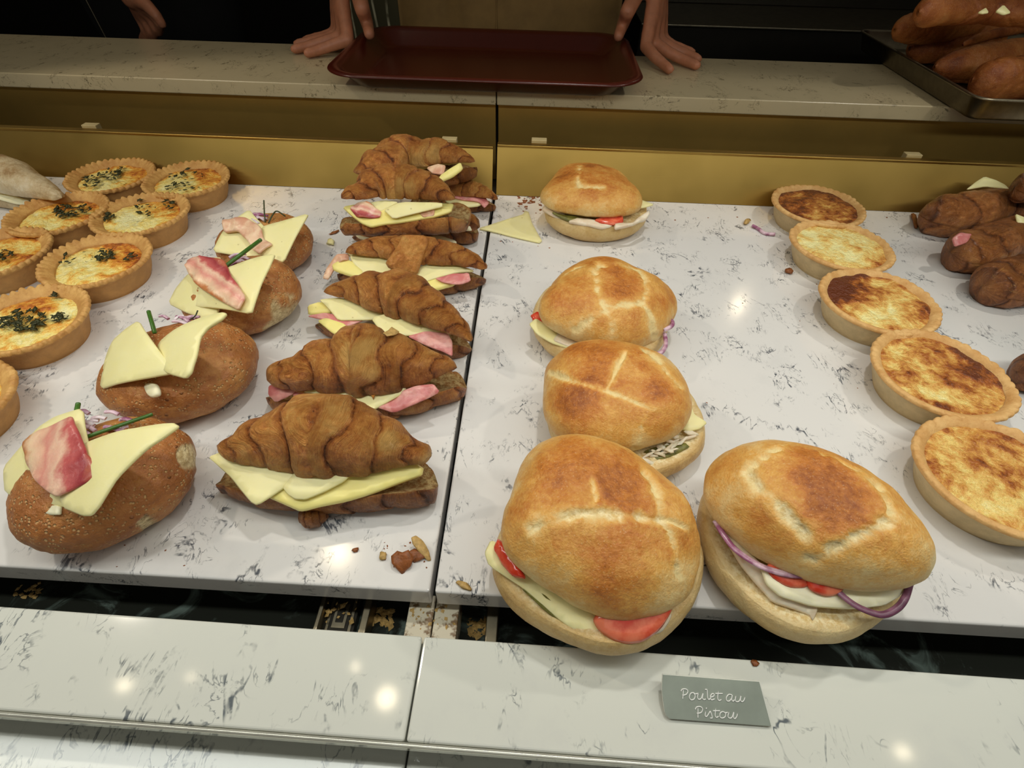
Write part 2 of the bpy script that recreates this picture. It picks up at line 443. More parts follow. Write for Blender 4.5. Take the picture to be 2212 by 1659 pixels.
MAT['herb'] = mat_plain('dried_herb', (56, 58, 22), 0.6, scale=500, var=0.3)
MAT['tray'] = mat_plain('maroon_plastic', (74, 22, 10), 0.26, var=0.05, scale=30, spec=0.5)
MAT['steel'] = mat_plain('worn_steel', (150, 140, 118), 0.38, metal=1.0, var=0.12, scale=90)
MAT['steel_dark'] = mat_plain('dark_steel', (52, 48, 40), 0.35, metal=0.6, var=0.1, scale=20)
MAT['black'] = mat_plain('black_laminate', (14, 12, 10), 0.6, var=0.1, scale=20)
MAT['wall'] = mat_plain('dark_wall_paint', (22, 19, 15), 0.8, var=0.1, scale=8)
MAT['floor'] = mat_plain('dark_floor', (26, 22, 18), 0.7, var=0.15, scale=12)
MAT['flour'] = mat_bun('floury_crust', pale=(236, 224, 198), gold=(214, 192, 152), brown=(172, 138, 92), dark=(122, 88, 52))
MAT['crumb'] = mat_plain('pastry_crumb', (142, 80, 34), 0.5, scale=300, var=0.25, bump=0.6)
MAT['crumb_pale'] = mat_plain('pale_crumb', (196, 160, 96), 0.6, scale=300, var=0.25, bump=0.6)
MAT['skin'] = mat_plain('skin', (196, 128, 94), 0.5, scale=70, var=0.10, bump=0.12, sss=0.15, sssr=(0.008, 0.003, 0.0015))
MAT['apron'] = mat_plain('beige_apron_cloth', (150, 116, 66), 0.85, scale=26, var=0.12, bump=0.3)
MAT['shirt_dark'] = mat_plain('dark_cloth', (16, 15, 13), 0.9, scale=60, var=0.2)
MAT['card'] = mat_plain('grey_card', (160, 168, 156), 0.22, scale=30, var=0.10)
MAT['card_edge'] = mat_plain('white_card_edge', (236, 236, 226), 0.5, var=0.02)
MAT['ink'] = mat_plain('white_ink', (248, 248, 244), 0.5, var=0.01)
MAT['green_stone'] = None
def mat_stripe():
    k = NT('striped_shirt'); v = k.obj()
    sx = k.n('ShaderNodeSeparateXYZ'); k.put(sx.inputs[0], v)
    fr = k.math('FRACT', k.math('MULTIPLY', k.math('ADD', sx.outputs[0], k.math('MULTIPLY', k.noise(v, 7, 2), 0.02)), 34.0))
    st = k.math('MULTIPLY', k.rng(k.math('ABSOLUTE', k.math('SUBTRACT', fr, 0.5)), 0.05, 0.12, 1, 0), k.rng(k.noise(v, 30, 2), 0.3, 0.6))
    return k.fin(k.mix(st, srgb(78, 72, 46), srgb(214, 204, 168)), 0.8)
MAT['stripe'] = mat_stripe()
def mat_dark_stone():
    k = NT('dark_green_stone'); v = k.obj()
    n = k.noise(v, 22, 5, 0.6, 1.5)
    m = k.rng(n, 0.52, 0.72)  # pale streaks in the mottling also paint in reflections over the slot floor
    return k.fin(k.mix(k.math('MULTIPLY', m, 0.8), srgb(34, 36, 30), srgb(120, 136, 128)), 0.18)
MAT['green_stone'] = mat_dark_stone()
def mat_grimy():
    k = NT('crumb_strewn_marble'); v = k.obj()
    m = k.rng(k.noise(v, 90, 4, 0.65), 0.48, 0.6)
    return k.fin(k.mix(m, srgb(206, 196, 172), srgb(120, 92, 58)), 0.5)
MAT['grimy'] = mat_grimy()

MAT['gold_soft'] = mat_plain('satin_gold', (220, 182, 100), 0.5, metal=1.0, var=0.06, scale=9)

MAT['onion_dark'] = mat_ham('dark_onion', (96, 50, 74), (150, 104, 126))

MAT['crumb_gold'] = mat_plain('golden_flake', (206, 138, 66), 0.4, scale=300, var=0.2, bump=0.5)
# ------------------------------------------------------------------ shared food builders
def pip(px, py, poly):
    inside = np.zeros(len(px), bool); n = len(poly); j = n - 1
    for i in range(n):
        xi, yi = poly[i]; xj, yj = poly[j]
        c = ((yi > py) != (yj > py)) & (px < (xj - xi) * (py - yi) / (yj - yi + 1e-15) + xi)
        inside ^= c; j = i
    return inside
def chaikin(P, it=1, w=0.2):
    P = np.asarray(P, float)
    for _ in range(it):
        Q = []
        for i in range(len(P)):
            a, b = P[i], P[(i + 1) % len(P)]
            Q += [a * (1 - w) + b * w, a * w + b * (1 - w)]
        P = np.array(Q)
    return P
def sheet(name, poly, z, mat, parent, n=(0, -0.25, 1), thick=0.0022, bend=(0.0, 0.0), ruffle=0.0, freq=90.0, rnd=(1, 0.12), seed=1, res=0.0045, org=None, along=None):
    """A slice of food: an outline seen in the photo, laid on a real plane in the case, with thickness, sag and edges."""
    nrm = np.array(n, float); nrm /= np.linalg.norm(nrm)
    poly = np.asarray(poly, float); c = poly.mean(0)
    O = Zp(c[0], c[1], z) if org is None else np.asarray(org, float)
    P3 = np.array([Pl(x, y, O, nrm) for x, y in poly])
    e1 = np.cross([0, 1.0, 0], nrm); e1 /= np.linalg.norm(e1); e2 = np.cross(nrm, e1)
    O = P3.mean(0)
    uv = np.stack([(P3 - O) @ e1, (P3 - O) @ e2], 1)
    area = 0.5 * np.sum(uv[:, 0] * np.roll(uv[:, 1], -1) - np.roll(uv[:, 0], -1) * uv[:, 1])
    if area < 0: uv = uv[::-1]
    uv = chaikin(uv, rnd[0], rnd[1]) if rnd[0] else uv
    B = []
    for i in range(len(uv)):
        a, b = uv[i], uv[(i + 1) % len(uv)]; m = max(1, int(np.linalg.norm(b - a) / res))
        for t in range(m): B.append(a + (b - a) * t / m)
    B = np.array(B); nb = len(B)
    mn, mx = B.min(0), B.max(0)
    gx, gy = np.meshgrid(np.arange(mn[0] + res / 2, mx[0], res), np.arange(mn[1] + res / 2, mx[1], res))
    gx = gx.ravel() + (gy.ravel() * 0); gy = gy.ravel()
    ins = pip(gx, gy, B); G = np.stack([gx[ins], gy[ins]], 1)
    if len(G):
        dm = np.min(np.linalg.norm(G[:, None] - B[None], axis=2), axis=1); G = G[dm > res * 0.55]
    pts = np.vstack([B, G]) if len(G) else B
    r = delaunay_2d_cdt([Vector(p) for p in pts], [(i, (i + 1) % nb) for i in range(nb)], [], 1, 1e-7)
    P2 = np.array([v[:] for v in r[0]]); tri = [list(f) for f in r[2]]
    cov = np.cov(P2.T); ev, evec = np.linalg.eigh(cov); ax = evec[:, 1]
    if along is not None:
        ax = np.array(along, float); ax /= np.linalg.norm(ax)
    u = P2 @ ax; w = P2 @ np.array([-ax[1], ax[0]])
    across = (w - w.min()) / (np.ptp(w) + 1e-9)
    hgt = -bend[0] * P2[:, 0] ** 2 - bend[1] * P2[:, 1] ** 2 + fbm(np.c_[P2 * 40, 0 * u] + seed * 3.1, seed, 2) * 0.0008
    if ruffle:
        hgt = hgt + ruffle * (np.sin(u * freq + 3 * vnoise(np.c_[P2 * 60, 0 * u] + seed, seed)) * (0.4 + 0.6 * np.abs(across - 0.5) * 2) + 0.5 * fbm(np.c_[P2 * 90, 0 * u] + seed, seed + 5, 2))
    top = O + P2[:, :1] * e1 + P2[:, 1:] * e2 + hgt[:, None] * nrm
    bot = top - nrm * thick
    N = len(P2)
    cnt = {}
    for f in tri:
        for a, b in ((f[0], f[1]), (f[1], f[2]), (f[2], f[0])): cnt[(a, b)] = cnt.get((a, b), 0) + 1
    edge = [(a, b) for (a, b) in cnt if (b, a) not in cnt]
    midv, mid_i = [], {}
    cen = O
    F = [f for f in tri] + [[i + N for i in f[::-1]] for f in tri]
    bset = sorted({i for e in edge for i in e})
    for k, i in enumerate(bset):
        d = (P2[i] - P2.mean(0)); d = d / (np.linalg.norm(d) + 1e-9)
        midv.append((top[i] + bot[i]) / 2 + (d[0] * e1 + d[1] * e2) * thick * 0.35); mid_i[i] = 2 * N + k
    for a, b in edge:
        F.append([b, a, mid_i[a], mid_i[b]]); F.append([mid_i[b], mid_i[a], a + N, b + N])
    V = np.vstack([top, bot, np.array(midv)])
    tcu = np.vstack([np.c_[u, w, 0 * u], np.c_[u, w, 0 * u + thick], np.c_[u[bset], w[bset], 0 * u[bset] + thick / 2]]) + seed * 1.37
    ac = np.concatenate([across, across, across[bset]])
    return mesh(name, V, F, mat, parent, {'tc': tcu, 'across': ac}, True)

def polydist(P, line):
    d = np.full(len(P), 1e9)
    for a, b in zip(line[:-1], line[1:]):
        a = np.asarray(a, float); b = np.asarray(b, float); ab = b - a
        t = np.clip(((P - a) @ ab) / (ab @ ab + 1e-9), 0, 1)
        d = np.minimum(d, np.linalg.norm(P - (a + t[:, None] * ab), axis=1))
    return d

TOP_PROF = [(0.90, 0.0), (0.985, 0.14), (1.0, 0.30), (0.965, 0.47), (0.87, 0.66), (0.70, 0.83), (0.45, 0.95), (0.2, 0.99), (0.0, 1.0)]
BOT_PROF = [(0.0, 0.0), (0.55, 0.0), (0.80, 0.05), (0.93, 0.25), (1.0, 0.55), (0.99, 0.85), (0.955, 1.0)]
def bun_half(name, kind, mat, parent, c, rx, ry, h, rot=0.0, tilt=(0, 0), seed=1, harm=(), scores=(), baked=(), lump=0.05, prof=None, sw=4.0, sd=0.0022, base_bake=0.45, q=None):
    """One half of a split roll. c = centre of its lower face; tilt = rotation about local x and y (radians)."""
    nphi = 132
    if q is not None:
        c = q[:3]; rx, ry, h, rot = q[3:7]; tilt = (q[7], q[8])
        harm = tuple((k, math.hypot(q[9 + 2 * i], q[10 + 2 * i]), -math.atan2(q[10 + 2 * i], q[9 + 2 * i])) for i, k in enumerate((2, 3, 4)))
    prof = prof or (TOP_PROF if kind == 'top' else BOT_PROF)
    pr = spline(prof, 46); pr[:, 0] = np.clip(pr[:, 0], 0, None)
    nin = 10
    if kind == 'top':
        inner = np.c_[np.linspace(0, prof[0][0], nin, endpoint=False), np.zeros(nin)]
        pr = np.vstack([inner, pr]); crumb = np.r_[np.ones(nin), np.zeros(len(pr) - nin)]; crumb[nin] = 0.6
    else:
        inner = np.c_[np.linspace(prof[-1][0], 0, nin + 1)[1:], np.full(nin, 0.97)]
        crumb = np.r_[np.zeros(len(pr)), np.ones(nin)]; pr = np.vstack([pr, inner])
    nr = len(pr)
    ph = np.linspace(0, 2 * np.pi, nphi, endpoint=False)
    R = np.ones(nphi)
    for k, a, p in harm: R += a * np.cos(k * ph + p)
    rr, pp = np.meshgrid(np.arange(nr), np.arange(nphi), indexing='ij')
    x = pr[rr, 0] * R[pp] * np.cos(ph[pp]) * rx; y = pr[rr, 0] * R[pp] * np.sin(ph[pp]) * ry; z = pr[rr, 1] * h
    P = np.stack([x, y, z], -1).reshape(-1, 3); cr = np.repeat(crumb, nphi)
    radial = np.stack([x / rx ** 2, y / ry ** 2, (z - 0.3 * h) / h ** 2], -1).reshape(-1, 3)
    radial /= np.linalg.norm(radial, axis=1)[:, None] + 1e-9
    nz = fbm(P * 26 + seed * 7.7, seed, 4)
    P = P + radial * (nz * lump * rx)[:, None] * np.where(cr > 0.5, 0.25, 1.0)[:, None]
    P[:, 2] += np.where(cr > 0.5, fbm(P * 120 + seed, seed + 3, 3) * 0.0016, 0)
    if kind == 'bot': P[:, 2] = np.maximum(P[:, 2], 0)
    ca, sa = math.cos(rot), math.sin(rot)
    Rz = np.array([[ca, -sa, 0], [sa, ca, 0], [0, 0, 1]])
    tx, ty = tilt
    Rx = np.array([[1, 0, 0], [0, math.cos(tx), -math.sin(tx)], [0, math.sin(tx), math.cos(tx)]])
    Ry = np.array([[math.cos(ty), 0, math.sin(ty)], [0, 1, 0], [-math.sin(ty), 0, math.cos(ty)]])
    T = Rx @ Ry
    Wp = (P @ Rz.T) @ T.T + np.asarray(c, float)
    Wn = (radial @ Rz.T) @ T.T
    facing = ((CAM - Wp) * Wn).sum(1) > 0
    px = to_px(Wp)
    sc = np.zeros(len(P)); wide = np.zeros(len(P))
    for s in scores:
        pl, wpx = (s[0], s[1]) if isinstance(s[1], (int, float)) else (s, sw)
        jit = fbm(P * 130, seed + 9, 3) * wpx * 1.6
        d = polydist(px, pl) + jit + (0.5 if wpx >= 8 else 1.5) * wpx * np.clip(vnoise(P * 45, seed + 19), 0, 1)
        if wpx >= 8: cr = np.maximum(cr, 0.85 * np.exp(-(d / (wpx * 0.75)) ** 4) * facing)
        sc = np.maximum(sc, np.exp(-(d / wpx) ** 2) * facing); wide = np.maximum(wide, np.exp(-(d / (wpx * 2.6)) ** 2) * facing)
    under = np.repeat(crumb, nphi) > 0.5; cr = np.where(under, 1.0, cr); sc *= ~under; wide *= ~under
    Wp = Wp - Wn * (sc * sd)[:, None] + Wn * ((wide - sc) * sd * 0.6)[:, None]
    bake = base_bake + 0.55 * (P[:, 2] / h - 0.45) * (1 if kind == 'top' else -0.3) + 0.30 * fbm(P * 30 + seed, seed + 21, 3) - 0.22 * wide
    for bx, by, br, am in baked:
        bake = bake + 0.75 * am * np.exp(-((px[:, 0] - bx) ** 2 + (px[:, 1] - by) ** 2) / br ** 2) * facing * (1 + 0.8 * fbm(P * 60, seed + 33, 3))
    F = grid_faces(nr, nphi, False, True)
    if kind == 'top': F = [f[::-1] for f in F]
    else: F = [f[::-1] for f in F]
    return mesh(name, Wp, F, mat, parent, {'tc': P + seed * 2.3, 'bake': np.clip(bake, 0, 0.86), 'score': sc, 'crumb': cr})

def resample(st, n):
    st = np.asarray(st, float); xs = np.linspace(0, 1, len(st))
    seg = np.r_[0, np.cumsum(np.hypot(np.diff(st[:, 0]), np.diff((st[:, 1] + st[:, 2]) / 2)))]; seg /= seg[-1]
    # monotone-ish smooth interpolation: dense linear then gaussian smoothing
    t = np.linspace(0, 1, n); out = np.stack([np.interp(t, seg, st[:, k]) for k in range(3)], 1)
    k = np.exp(-np.linspace(-2, 2, 9) ** 2); k /= k.sum()
    pad = np.pad(out, ((4, 4), (0, 0)), mode='reflect', reflect_type='odd')
    return np.stack([np.convolve(pad[:, i], k, 'valid') for i in range(3)], 1)
def loft(name, st, zc, mat, parent, half='top', nseg=3.0, amp=0.10, slant=0.35, seed=1, lump=0.05, vr=None, floor=None, bare=(), cut=-16, base=None, pinch_mid=0.5, n=120):
    """A crescent or loaf half lofted along its spine; st = (x, upper, lower) outline samples, zc = height of its spine."""
    s = resample(st, n)
    pxr = (s[:, 2] - s[:, 1])
    if half == 'top':
        rp = pxr / 1.87; cyp = s[:, 1] + rp
    elif half == 'bot':
        rp = pxr / 1.75; cyp = s[:, 2] - rp
    else:
        rp = pxr / 2; cyp = s[:, 1] + rp
    Cn = np.array([Zp(a, b, zc) for a, b in zip(s[:, 0], cyp)])
    dep = (Cn - CAM) @ FW
    rad = np.maximum(rp * dep / FPX, 0.0012)
    # taper the very ends shut
    e = np.linspace(0, 1, n); capf = np.sqrt(np.clip(np.minimum(e, 1 - e) / 0.02, 0, 1)); rad0 = rad.copy(); rad = rad * np.maximum(capf, 0.05)
    tan = np.gradient(Cn, axis=0); tan[:, 2] = 0
    kk = np.ones(15) / 15
    tan = np.stack([np.convolve(np.pad(tan[:, i], 7, mode='edge'), kk, 'valid') for i in range(3)], 1)
    tan /= np.linalg.norm(tan, axis=1)[:, None] + 1e-9
    fr = np.stack([tan[:, 1], -tan[:, 0], 0 * tan[:, 0]], 1)          # towards the viewer's side of the case
    if fr[:, 1].mean() > 0: fr = -fr
    up = np.array([0, 0, 1.0])
    na, nc = 64, 10
    if half == 'top': a0, a1 = math.radians(cut), math.radians(196)
    elif half == 'bot': a0, a1 = math.radians(-186), math.radians(30)
    else: a0, a1 = 0, 2 * math.pi
    if half == 'full':
        ang = np.linspace(a0, a1, na + nc, endpoint=False); cr = np.zeros(na + nc)
        ux, uz = np.cos(ang), np.sin(ang)
    else:
        ang = np.linspace(a0, a1, na); ux, uz = np.cos(ang), np.sin(ang)
        t = np.linspace(0, 1, nc + 2)[1:-1]
        ux = np.r_[ux, ux[-1] * (1 - t) + ux[0] * t]; uz = np.r_[uz, uz[-1] * (1 - t) + uz[0] * t - (0.42 * np.sin(np.pi * t) if half == 'bot' else 0)]
        ang = np.r_[ang, ang[-1] * (1 - t) + ang[0] * t]; cr = np.r_[np.zeros(na), np.ones(nc)]
    ns = len(ang)
    E, A = np.meshgrid(e, ang, indexing='ij')
    UX = np.broadcast_to(ux, E.shape); UZ = np.broadcast_to(uz, E.shape)
    q = (E - pinch_mid)
    m = np.abs(q) * 2 * nseg + slant * np.abs(UX) * np.sign(1) + 0.22 * vnoise(np.stack([E * 9, A * 1.6, 0 * E], -1) + seed, seed)
    f = m - np.floor(m)
    ridge = 0.5 * (4 * f * (1 - f)) ** 0.45 + 0.5 * f ** 0.6 * np.clip((1 - f) / 0.07, 0, 1) ** 0.7 * 1.4
    bump = amp * (ridge - 0.6) * (np.broadcast_to(cr, E.shape) < 0.5)
    RV = rad if vr is None else np.minimum(rad * 1.15, vr)
    if half == 'bot' and vr is not None:
        RV0 = np.minimum(rad0 * 1.15, vr * (0.50 + 0.55 * rad0 / rad0.max()) * (1 + 0.16 * vnoise(np.stack([e * 6.0, 0 * e, 0 * e], -1) + seed, seed)))
        RV = np.minimum(RV0, rad * 1.15); Cn = Cn.copy(); Cn[:, 2] += 0.8 * (RV0 - vr)
    X = (rad[:, None] * (1 + bump))[..., None] * UX[..., None] * fr[:, None, :]
    Zz = (RV[:, None] * (1 + bump))[..., None] * UZ[..., None] * up
    P = Cn[:, None, :] + X + Zz
    dirn = UX[..., None] * fr[:, None, :] + UZ[..., None] * up
    nz = fbm(P * 34 + seed * 5.1, seed, 4)
    P = P + dirn * (nz * lump * rad[:, None] + fbm(P * 150 + seed, seed + 8, 3) * 0.0010 * (np.broadcast_to(cr, E.shape) < 0.5))[..., None]
    V = P.reshape(-1, 3); 
    if floor is not None: V[:, 2] = np.maximum(V[:, 2], floor)
    crv = np.broadcast_to(cr, E.shape).ravel().copy()
    arc = np.cumsum(np.r_[0, np.linalg.norm(np.diff(Cn, axis=0), axis=1)])
    tc = np.stack([np.broadcast_to(arc[:, None], E.shape), A * rad.mean(), m * 0.01], -1).reshape(-1, 3)
    tc = np.c_[V * 1.0] + seed * 1.9
    px = to_px(V); br = np.zeros(len(V))
    for bx, by, bw, am in bare:
        br = np.maximum(br, am * np.exp(-((px[:, 0] - bx) ** 2 + (px[:, 1] - by) ** 2) / bw ** 2))
    F = [g[::-1] for g in grid_faces(n, ns, False, True)]
    F.append(list(range(ns))); F.append([(n - 1) * ns + j for j in range(ns)][::-1])
    fib = np.stack([m * 1.0 + E * 4, A * 1.0 + 0.4 * m, 0 * E], -1).reshape(-1, 3) + seed * 3.7
    at = {'fib': fib, 'tc': tc, 'lam': m.ravel(), 'ridge': np.clip(1 - ridge, 0, 1).ravel() * (crv < 0.5), 'crumb': crv, 'bare': br,
          'bake': np.clip(0.5 + 0.5 * fbm(V * 30, seed + 2, 3), 0, 1), 'score': 0 * br}
    return mesh(name, V, F, mat, parent, at)

def roll_body(name, c, a, b, h, rot, mat, parent, seed, lump=0.06, torn=None, harm=(), sq=2.3):
    nu, nv = 90, 130
    u = np.linspace(-np.pi / 2, np.pi / 2, nu); v = np.linspace(0, 2 * np.pi, nv, endpoint=False)
    U, Vv = np.meshgrid(u, v, indexing='ij')
    R = np.ones_like(Vv)
    for k, am, p in harm: R = R + am * np.cos(k * Vv + p)
    cu = np.cos(U); su = np.sin(U)
    k = 2.0 / sq
    x = np.sign(cu) * np.abs(cu) ** k * np.cos(Vv) * a * R; y = np.abs(cu) ** k * np.sin(Vv) * b * R
    z = np.sign(su) * np.abs(su) ** 0.95 * h / 2 + h / 2
    P = np.stack([x, y, z], -1).reshape(-1, 3)
    d = np.stack([x / a ** 2, y / b ** 2, (z - h / 2) / (h / 2) ** 2], -1).reshape(-1, 3); d /= np.linalg.norm(d, axis=1)[:, None] + 1e-9
    P = P + d * (fbm(P * 30 + seed * 3, seed, 4) * lump * a)[:, None] + d * (fbm(P * 150, seed + 5, 2) * 0.0007)[:, None]
    ca, sa = math.cos(rot), math.sin(rot)
    P2 = P.copy(); P2[:, 0] = ca * P[:, 0] - sa * P[:, 1]; P2[:, 1] = sa * P[:, 0] + ca * P[:, 1]
    P2[:, 2] = np.maximum(P2[:, 2], h * 0.035) - h * 0.035
    Wp = P2 + np.asarray(c, float)
    cr = np.zeros(len(P))
    if torn:
        px = to_px(Wp)
        for tx, ty, tr in torn:
            g = np.exp(-(((px[:, 0] - tx) ** 2 + (px[:, 1] - ty) ** 2) / tr ** 2) ** 2); cr = np.maximum(cr, sstep(0.35, 0.85, g * (0.9 + 0.9 * fbm(P * 75, seed, 4))))
        Wp = Wp - np.c_[cr, 0 * cr, 0 * cr] * 0.0015
    F = grid_faces(nu, nv, False, True)
    return mesh(name, Wp, F, mat, parent, {'tc': P + seed * 1.7, 'crumb': cr})

def ellipsoid_support(c, a, b, h, rot, n):
    n = np.array(n, float); n /= np.linalg.norm(n)
    ca, sa = math.cos(rot), math.sin(rot)
    lx = n[0] * ca + n[1] * sa; ly = -n[0] * sa + n[1] * ca
    s = math.sqrt((a * lx) ** 2 + (b * ly) ** 2 + (h / 2 * n[2]) ** 2)
    ctr = np.asarray(c, float) + np.array([0, 0, h / 2])
    return ctr, n, s

def quiche(c, R, hgt, label, seed, style, rot=0.0, group=None, tilt=(0, 0), bakes=(), base_bake=0.3, herbs=()):
    t = thing('quiche', (c[0], c[1], 0), label, 'quiche', group)
    nphi = 240; ph = np.linspace(0, 2 * np.pi, nphi, endpoint=False)
    fl = 44 if style == 'herb' else 40
    flute = np.abs(np.sin(ph * fl / 2)) ** 0.8
    if style == 'herb':
        prof = [(0.0, 0.0), (0.70, 0.0), (0.78, 0.03), (0.83, 0.25), (0.88, 0.55), (0.925, 0.82), (0.955, 0.90), (1.0, 0.95), (1.005, 1.02), (0.985, 1.09), (0.94, 1.10), (0.88, 1.03), (0.82, 0.95), (0.77, 0.86), (0.74, 0.74), (0.5, 0.7)]
        rimw = np.array([0, 0, 0, 0, 0, .15, .4, .9, 1, 1, .9, .6, .3, .1, 0, 0]); famp = 0.045; inner = 0.775; fz = 0.86
    else:
        prof = [(0.0, 0.0), (0.68, 0.0), (0.76, 0.03), (0.83, 0.30), (0.90, 0.65), (0.945, 0.86), (0.99, 0.92), (1.0, 0.97), (0.985, 1.04), (0.94, 1.06), (0.90, 1.03), (0.865, 0.98), (0.83, 0.90), (0.80, 0.80), (0.5, 0.75)]
        rimw = np.array([0, 0, 0, 0, 0, .2, .7, 1, 1, .8, .5, .2, .1, 0, 0]); famp = 0.016; inner = 0.85; fz = 0.94
    pr = spline(prof, 80); rw = np.interp(np.linspace(0, 1, 80), np.linspace(0, 1, len(rimw)), rimw)
    nr = len(pr)
    I, J = np.meshgrid(np.arange(nr), np.arange(nphi), indexing='ij')
    wob = 1 + 0.012 * np.cos(2 * ph + seed) + 0.010 * np.cos(3 * ph + 2.1 * seed)
    rad = (pr[I, 0] + famp * rw[I] * (flute[J] - 0.5)) * wob[J] * R
    zz = pr[I, 1] * hgt + rw[I] * (flute[J] - 0.5) * (0.10 if style == 'herb' else 0.03) * hgt
    x = rad * np.cos(ph[J]); y = rad * np.sin(ph[J])
    P = np.stack([x, y, zz], -1).reshape(-1, 3)
    nz = fbm(P * 110 + seed * 3.3, seed, 3) * 0.0011 + fbm(P * 30 + seed, seed + 4, 2) * 0.0012
    out = np.stack([np.cos(ph[J]), np.sin(ph[J]), 0.7 + 0 * x], -1).reshape(-1, 3)
    mk = np.clip(P[:, 2] / (0.2 * hgt), 0, 1)
    P = P + out * (nz * mk)[:, None]
    P[:, 2] = np.maximum(P[:, 2], 0)
    up = sstep(0.80, 0.95, zz / hgt).ravel()
    def place(P):
        ca, sa = math.cos(rot), math.sin(rot)
        Q = P.copy(); Q[:, 0] = ca * P[:, 0] - sa * P[:, 1]; Q[:, 1] = sa * P[:, 0] + ca * P[:, 1]
        Q[:, 2] += np.clip(P[:, 2] / hgt, 0, 1) * (tilt[0] * Q[:, 0] + tilt[1] * Q[:, 1])
        return Q + np.array([c[0], c[1], 0.0])
    tc = P + seed * 1.31
    mesh('crust', place(P), grid_faces(nr, nphi, False, True), MAT['qcrust'] if style == 'herb' else MAT['qcrust2'], t, {'tc': tc, 'rim': up})
    # custard
    nr2 = 60; rr = np.linspace(0, inner + 0.05, nr2)
    I, J = np.meshgrid(np.arange(nr2), np.arange(nphi), indexing='ij')
    rad = rr[I] * R * wob[J]; x = rad * np.cos(ph[J]); y = rad * np.sin(ph[J])
    dome = 0.05 * hgt * (1 - (rr[I] / inner) ** 2)
    P = np.stack([x, y, fz * hgt + dome], -1).reshape(-1, 3)
    lum = fbm(P * 55 + seed * 9.1, seed + 11, 4)
    P[:, 2] += lum * (0.0034 if style == 'herb' else 0.0026) - 0.0005
    ed = (rr[I] / inner).ravel()
    bake = base_bake + 0.22 * sstep(0.72, 1.0, ed) + 0.28 * lum
    Q = place(P)
    pxy = to_px(Q)
    for bx, by, br, am in bakes:
        bake = bake + am * np.exp(-((pxy[:, 0] - bx) ** 2 + ((pxy[:, 1] - by) * 1.6) ** 2) / br ** 2)
    mesh('filling', Q, grid_faces(nr2, nphi, False, True), MAT['fill_herb'] if style == 'herb' else MAT['fill_brown'], t, {'tc': P + seed * 1.31, 'bake': np.clip(bake, 0, 1.3)})
    # herb flakes lying on the custard
    if herbs:
        rng = random.Random(seed * 31 + 5); items = []
        for hx, hy, hr, cnt in herbs:
            for _ in range(int(cnt * 0.55)):
                ang = rng.uniform(0, 6.283); q = hr * math.sqrt(rng.random())
                w = Zp(hx + q * math.cos(ang), hy + q * math.sin(ang) * 0.6, fz * hgt + 0.003)
                d = math.hypot(w[0] - c[0], w[1] - c[1])
                if d > inner * R: continue
                L = rng.uniform(0.0018, 0.0058); wd = L * rng.uniform(0.25, 0.6); a = rng.uniform(0, 6.283); k1 = rng.uniform(-.4, .4)
                e1 = np.array([math.cos(a), math.sin(a), k1 * 0.5]); e2 = np.array([-math.sin(a), math.cos(a), rng.uniform(-.3, .3)])
                zt = tilt[0] * (w[0] - c[0]) + tilt[1] * (w[1] - c[1])
                o = w + np.array([0, 0, 0.0006 + zt + rng.uniform(0, .001)])
                Vv = np.array([o - e1 * L, o - e2 * wd, o + e1 * L, o + e2 * wd, o + np.array([0, 0, 0.0007]), o - np.array([0, 0, 0.0005])])
                items.append((Vv, [(0, 1, 4), (1, 2, 4), (2, 3, 4), (3, 0, 4), (1, 0, 5), (2, 1, 5), (3, 2, 5), (0, 3, 5)]))
        if items:
            V, F = join_vf(items); o = mesh('herbs', V, F, MAT['herb'], t); o['kind'] = 'stuff'
    return t

def strand(name, pts, r, mat, parent, n=14, nv=8, flat=1.0, tc=True):
    V, F = tube_vf(spline(pts, n), r, nv, True, flat)
    return mesh(name, V, F, mat, parent, {'tc': V * 1.0, 'across': np.zeros(len(V))})
def chunk(name, c, r, mat, parent, seed, sq=(1, 1, 0.6), label=None):
    bm = bmesh.new(); bmesh.ops.create_icosphere(bm, subdivisions=2, radius=1.0); bm.verts.index_update()
    V = np.array([v.co[:] for v in bm.verts]); F = [[v.index for v in f.verts] for f in bm.faces]; bm.free()
    V = V * (1 + 0.9 * fbm(V * 1.9 + seed * 2.2, seed, 3))[:, None] * np.array(sq) * r
    a = seed * 1.7; V = rotz_about(V, (0, 0, 0), a)
    V[:, 2] -= V[:, 2].min()
    V = V + np.asarray(c, float)
    return mesh(name, V, F, mat, parent, {'tc': V * 1.0, 'across': np.zeros(len(V))})
# ------------------------------------------------------------------ setting: room behind the counter
ZC = 0.11                       # counter top height
YB, YF = 0.75, 0.1525           # rear and front edge of the display shelf
XG = -0.0615                    # joint between the two case modules at the rear
def struct(name, V, F, mat, smooth=False):
    o = mesh(name, V, F, mat, None, None, smooth); o['kind'] = 'structure'; return o
V, F = box_vf(-3.2, 3.2, -1.6, 3.3, -0.97, -0.92); struct('floor', V, F, MAT['floor'])
V, F = box_vf(-3.2, 3.2, 3.3, 3.4, -0.92, 2.1); struct('wall_back', V, F, MAT['wall'])
V, F = box_vf(-3.3, -3.2, -1.6, 3.3, -0.92, 2.1); struct('wall_left', V, F, MAT['wall'])
V, F = box_vf(3.2, 3.3, -1.6, 3.3, -0.92, 2.1); struct('wall_right', V, F, MAT['wall'])

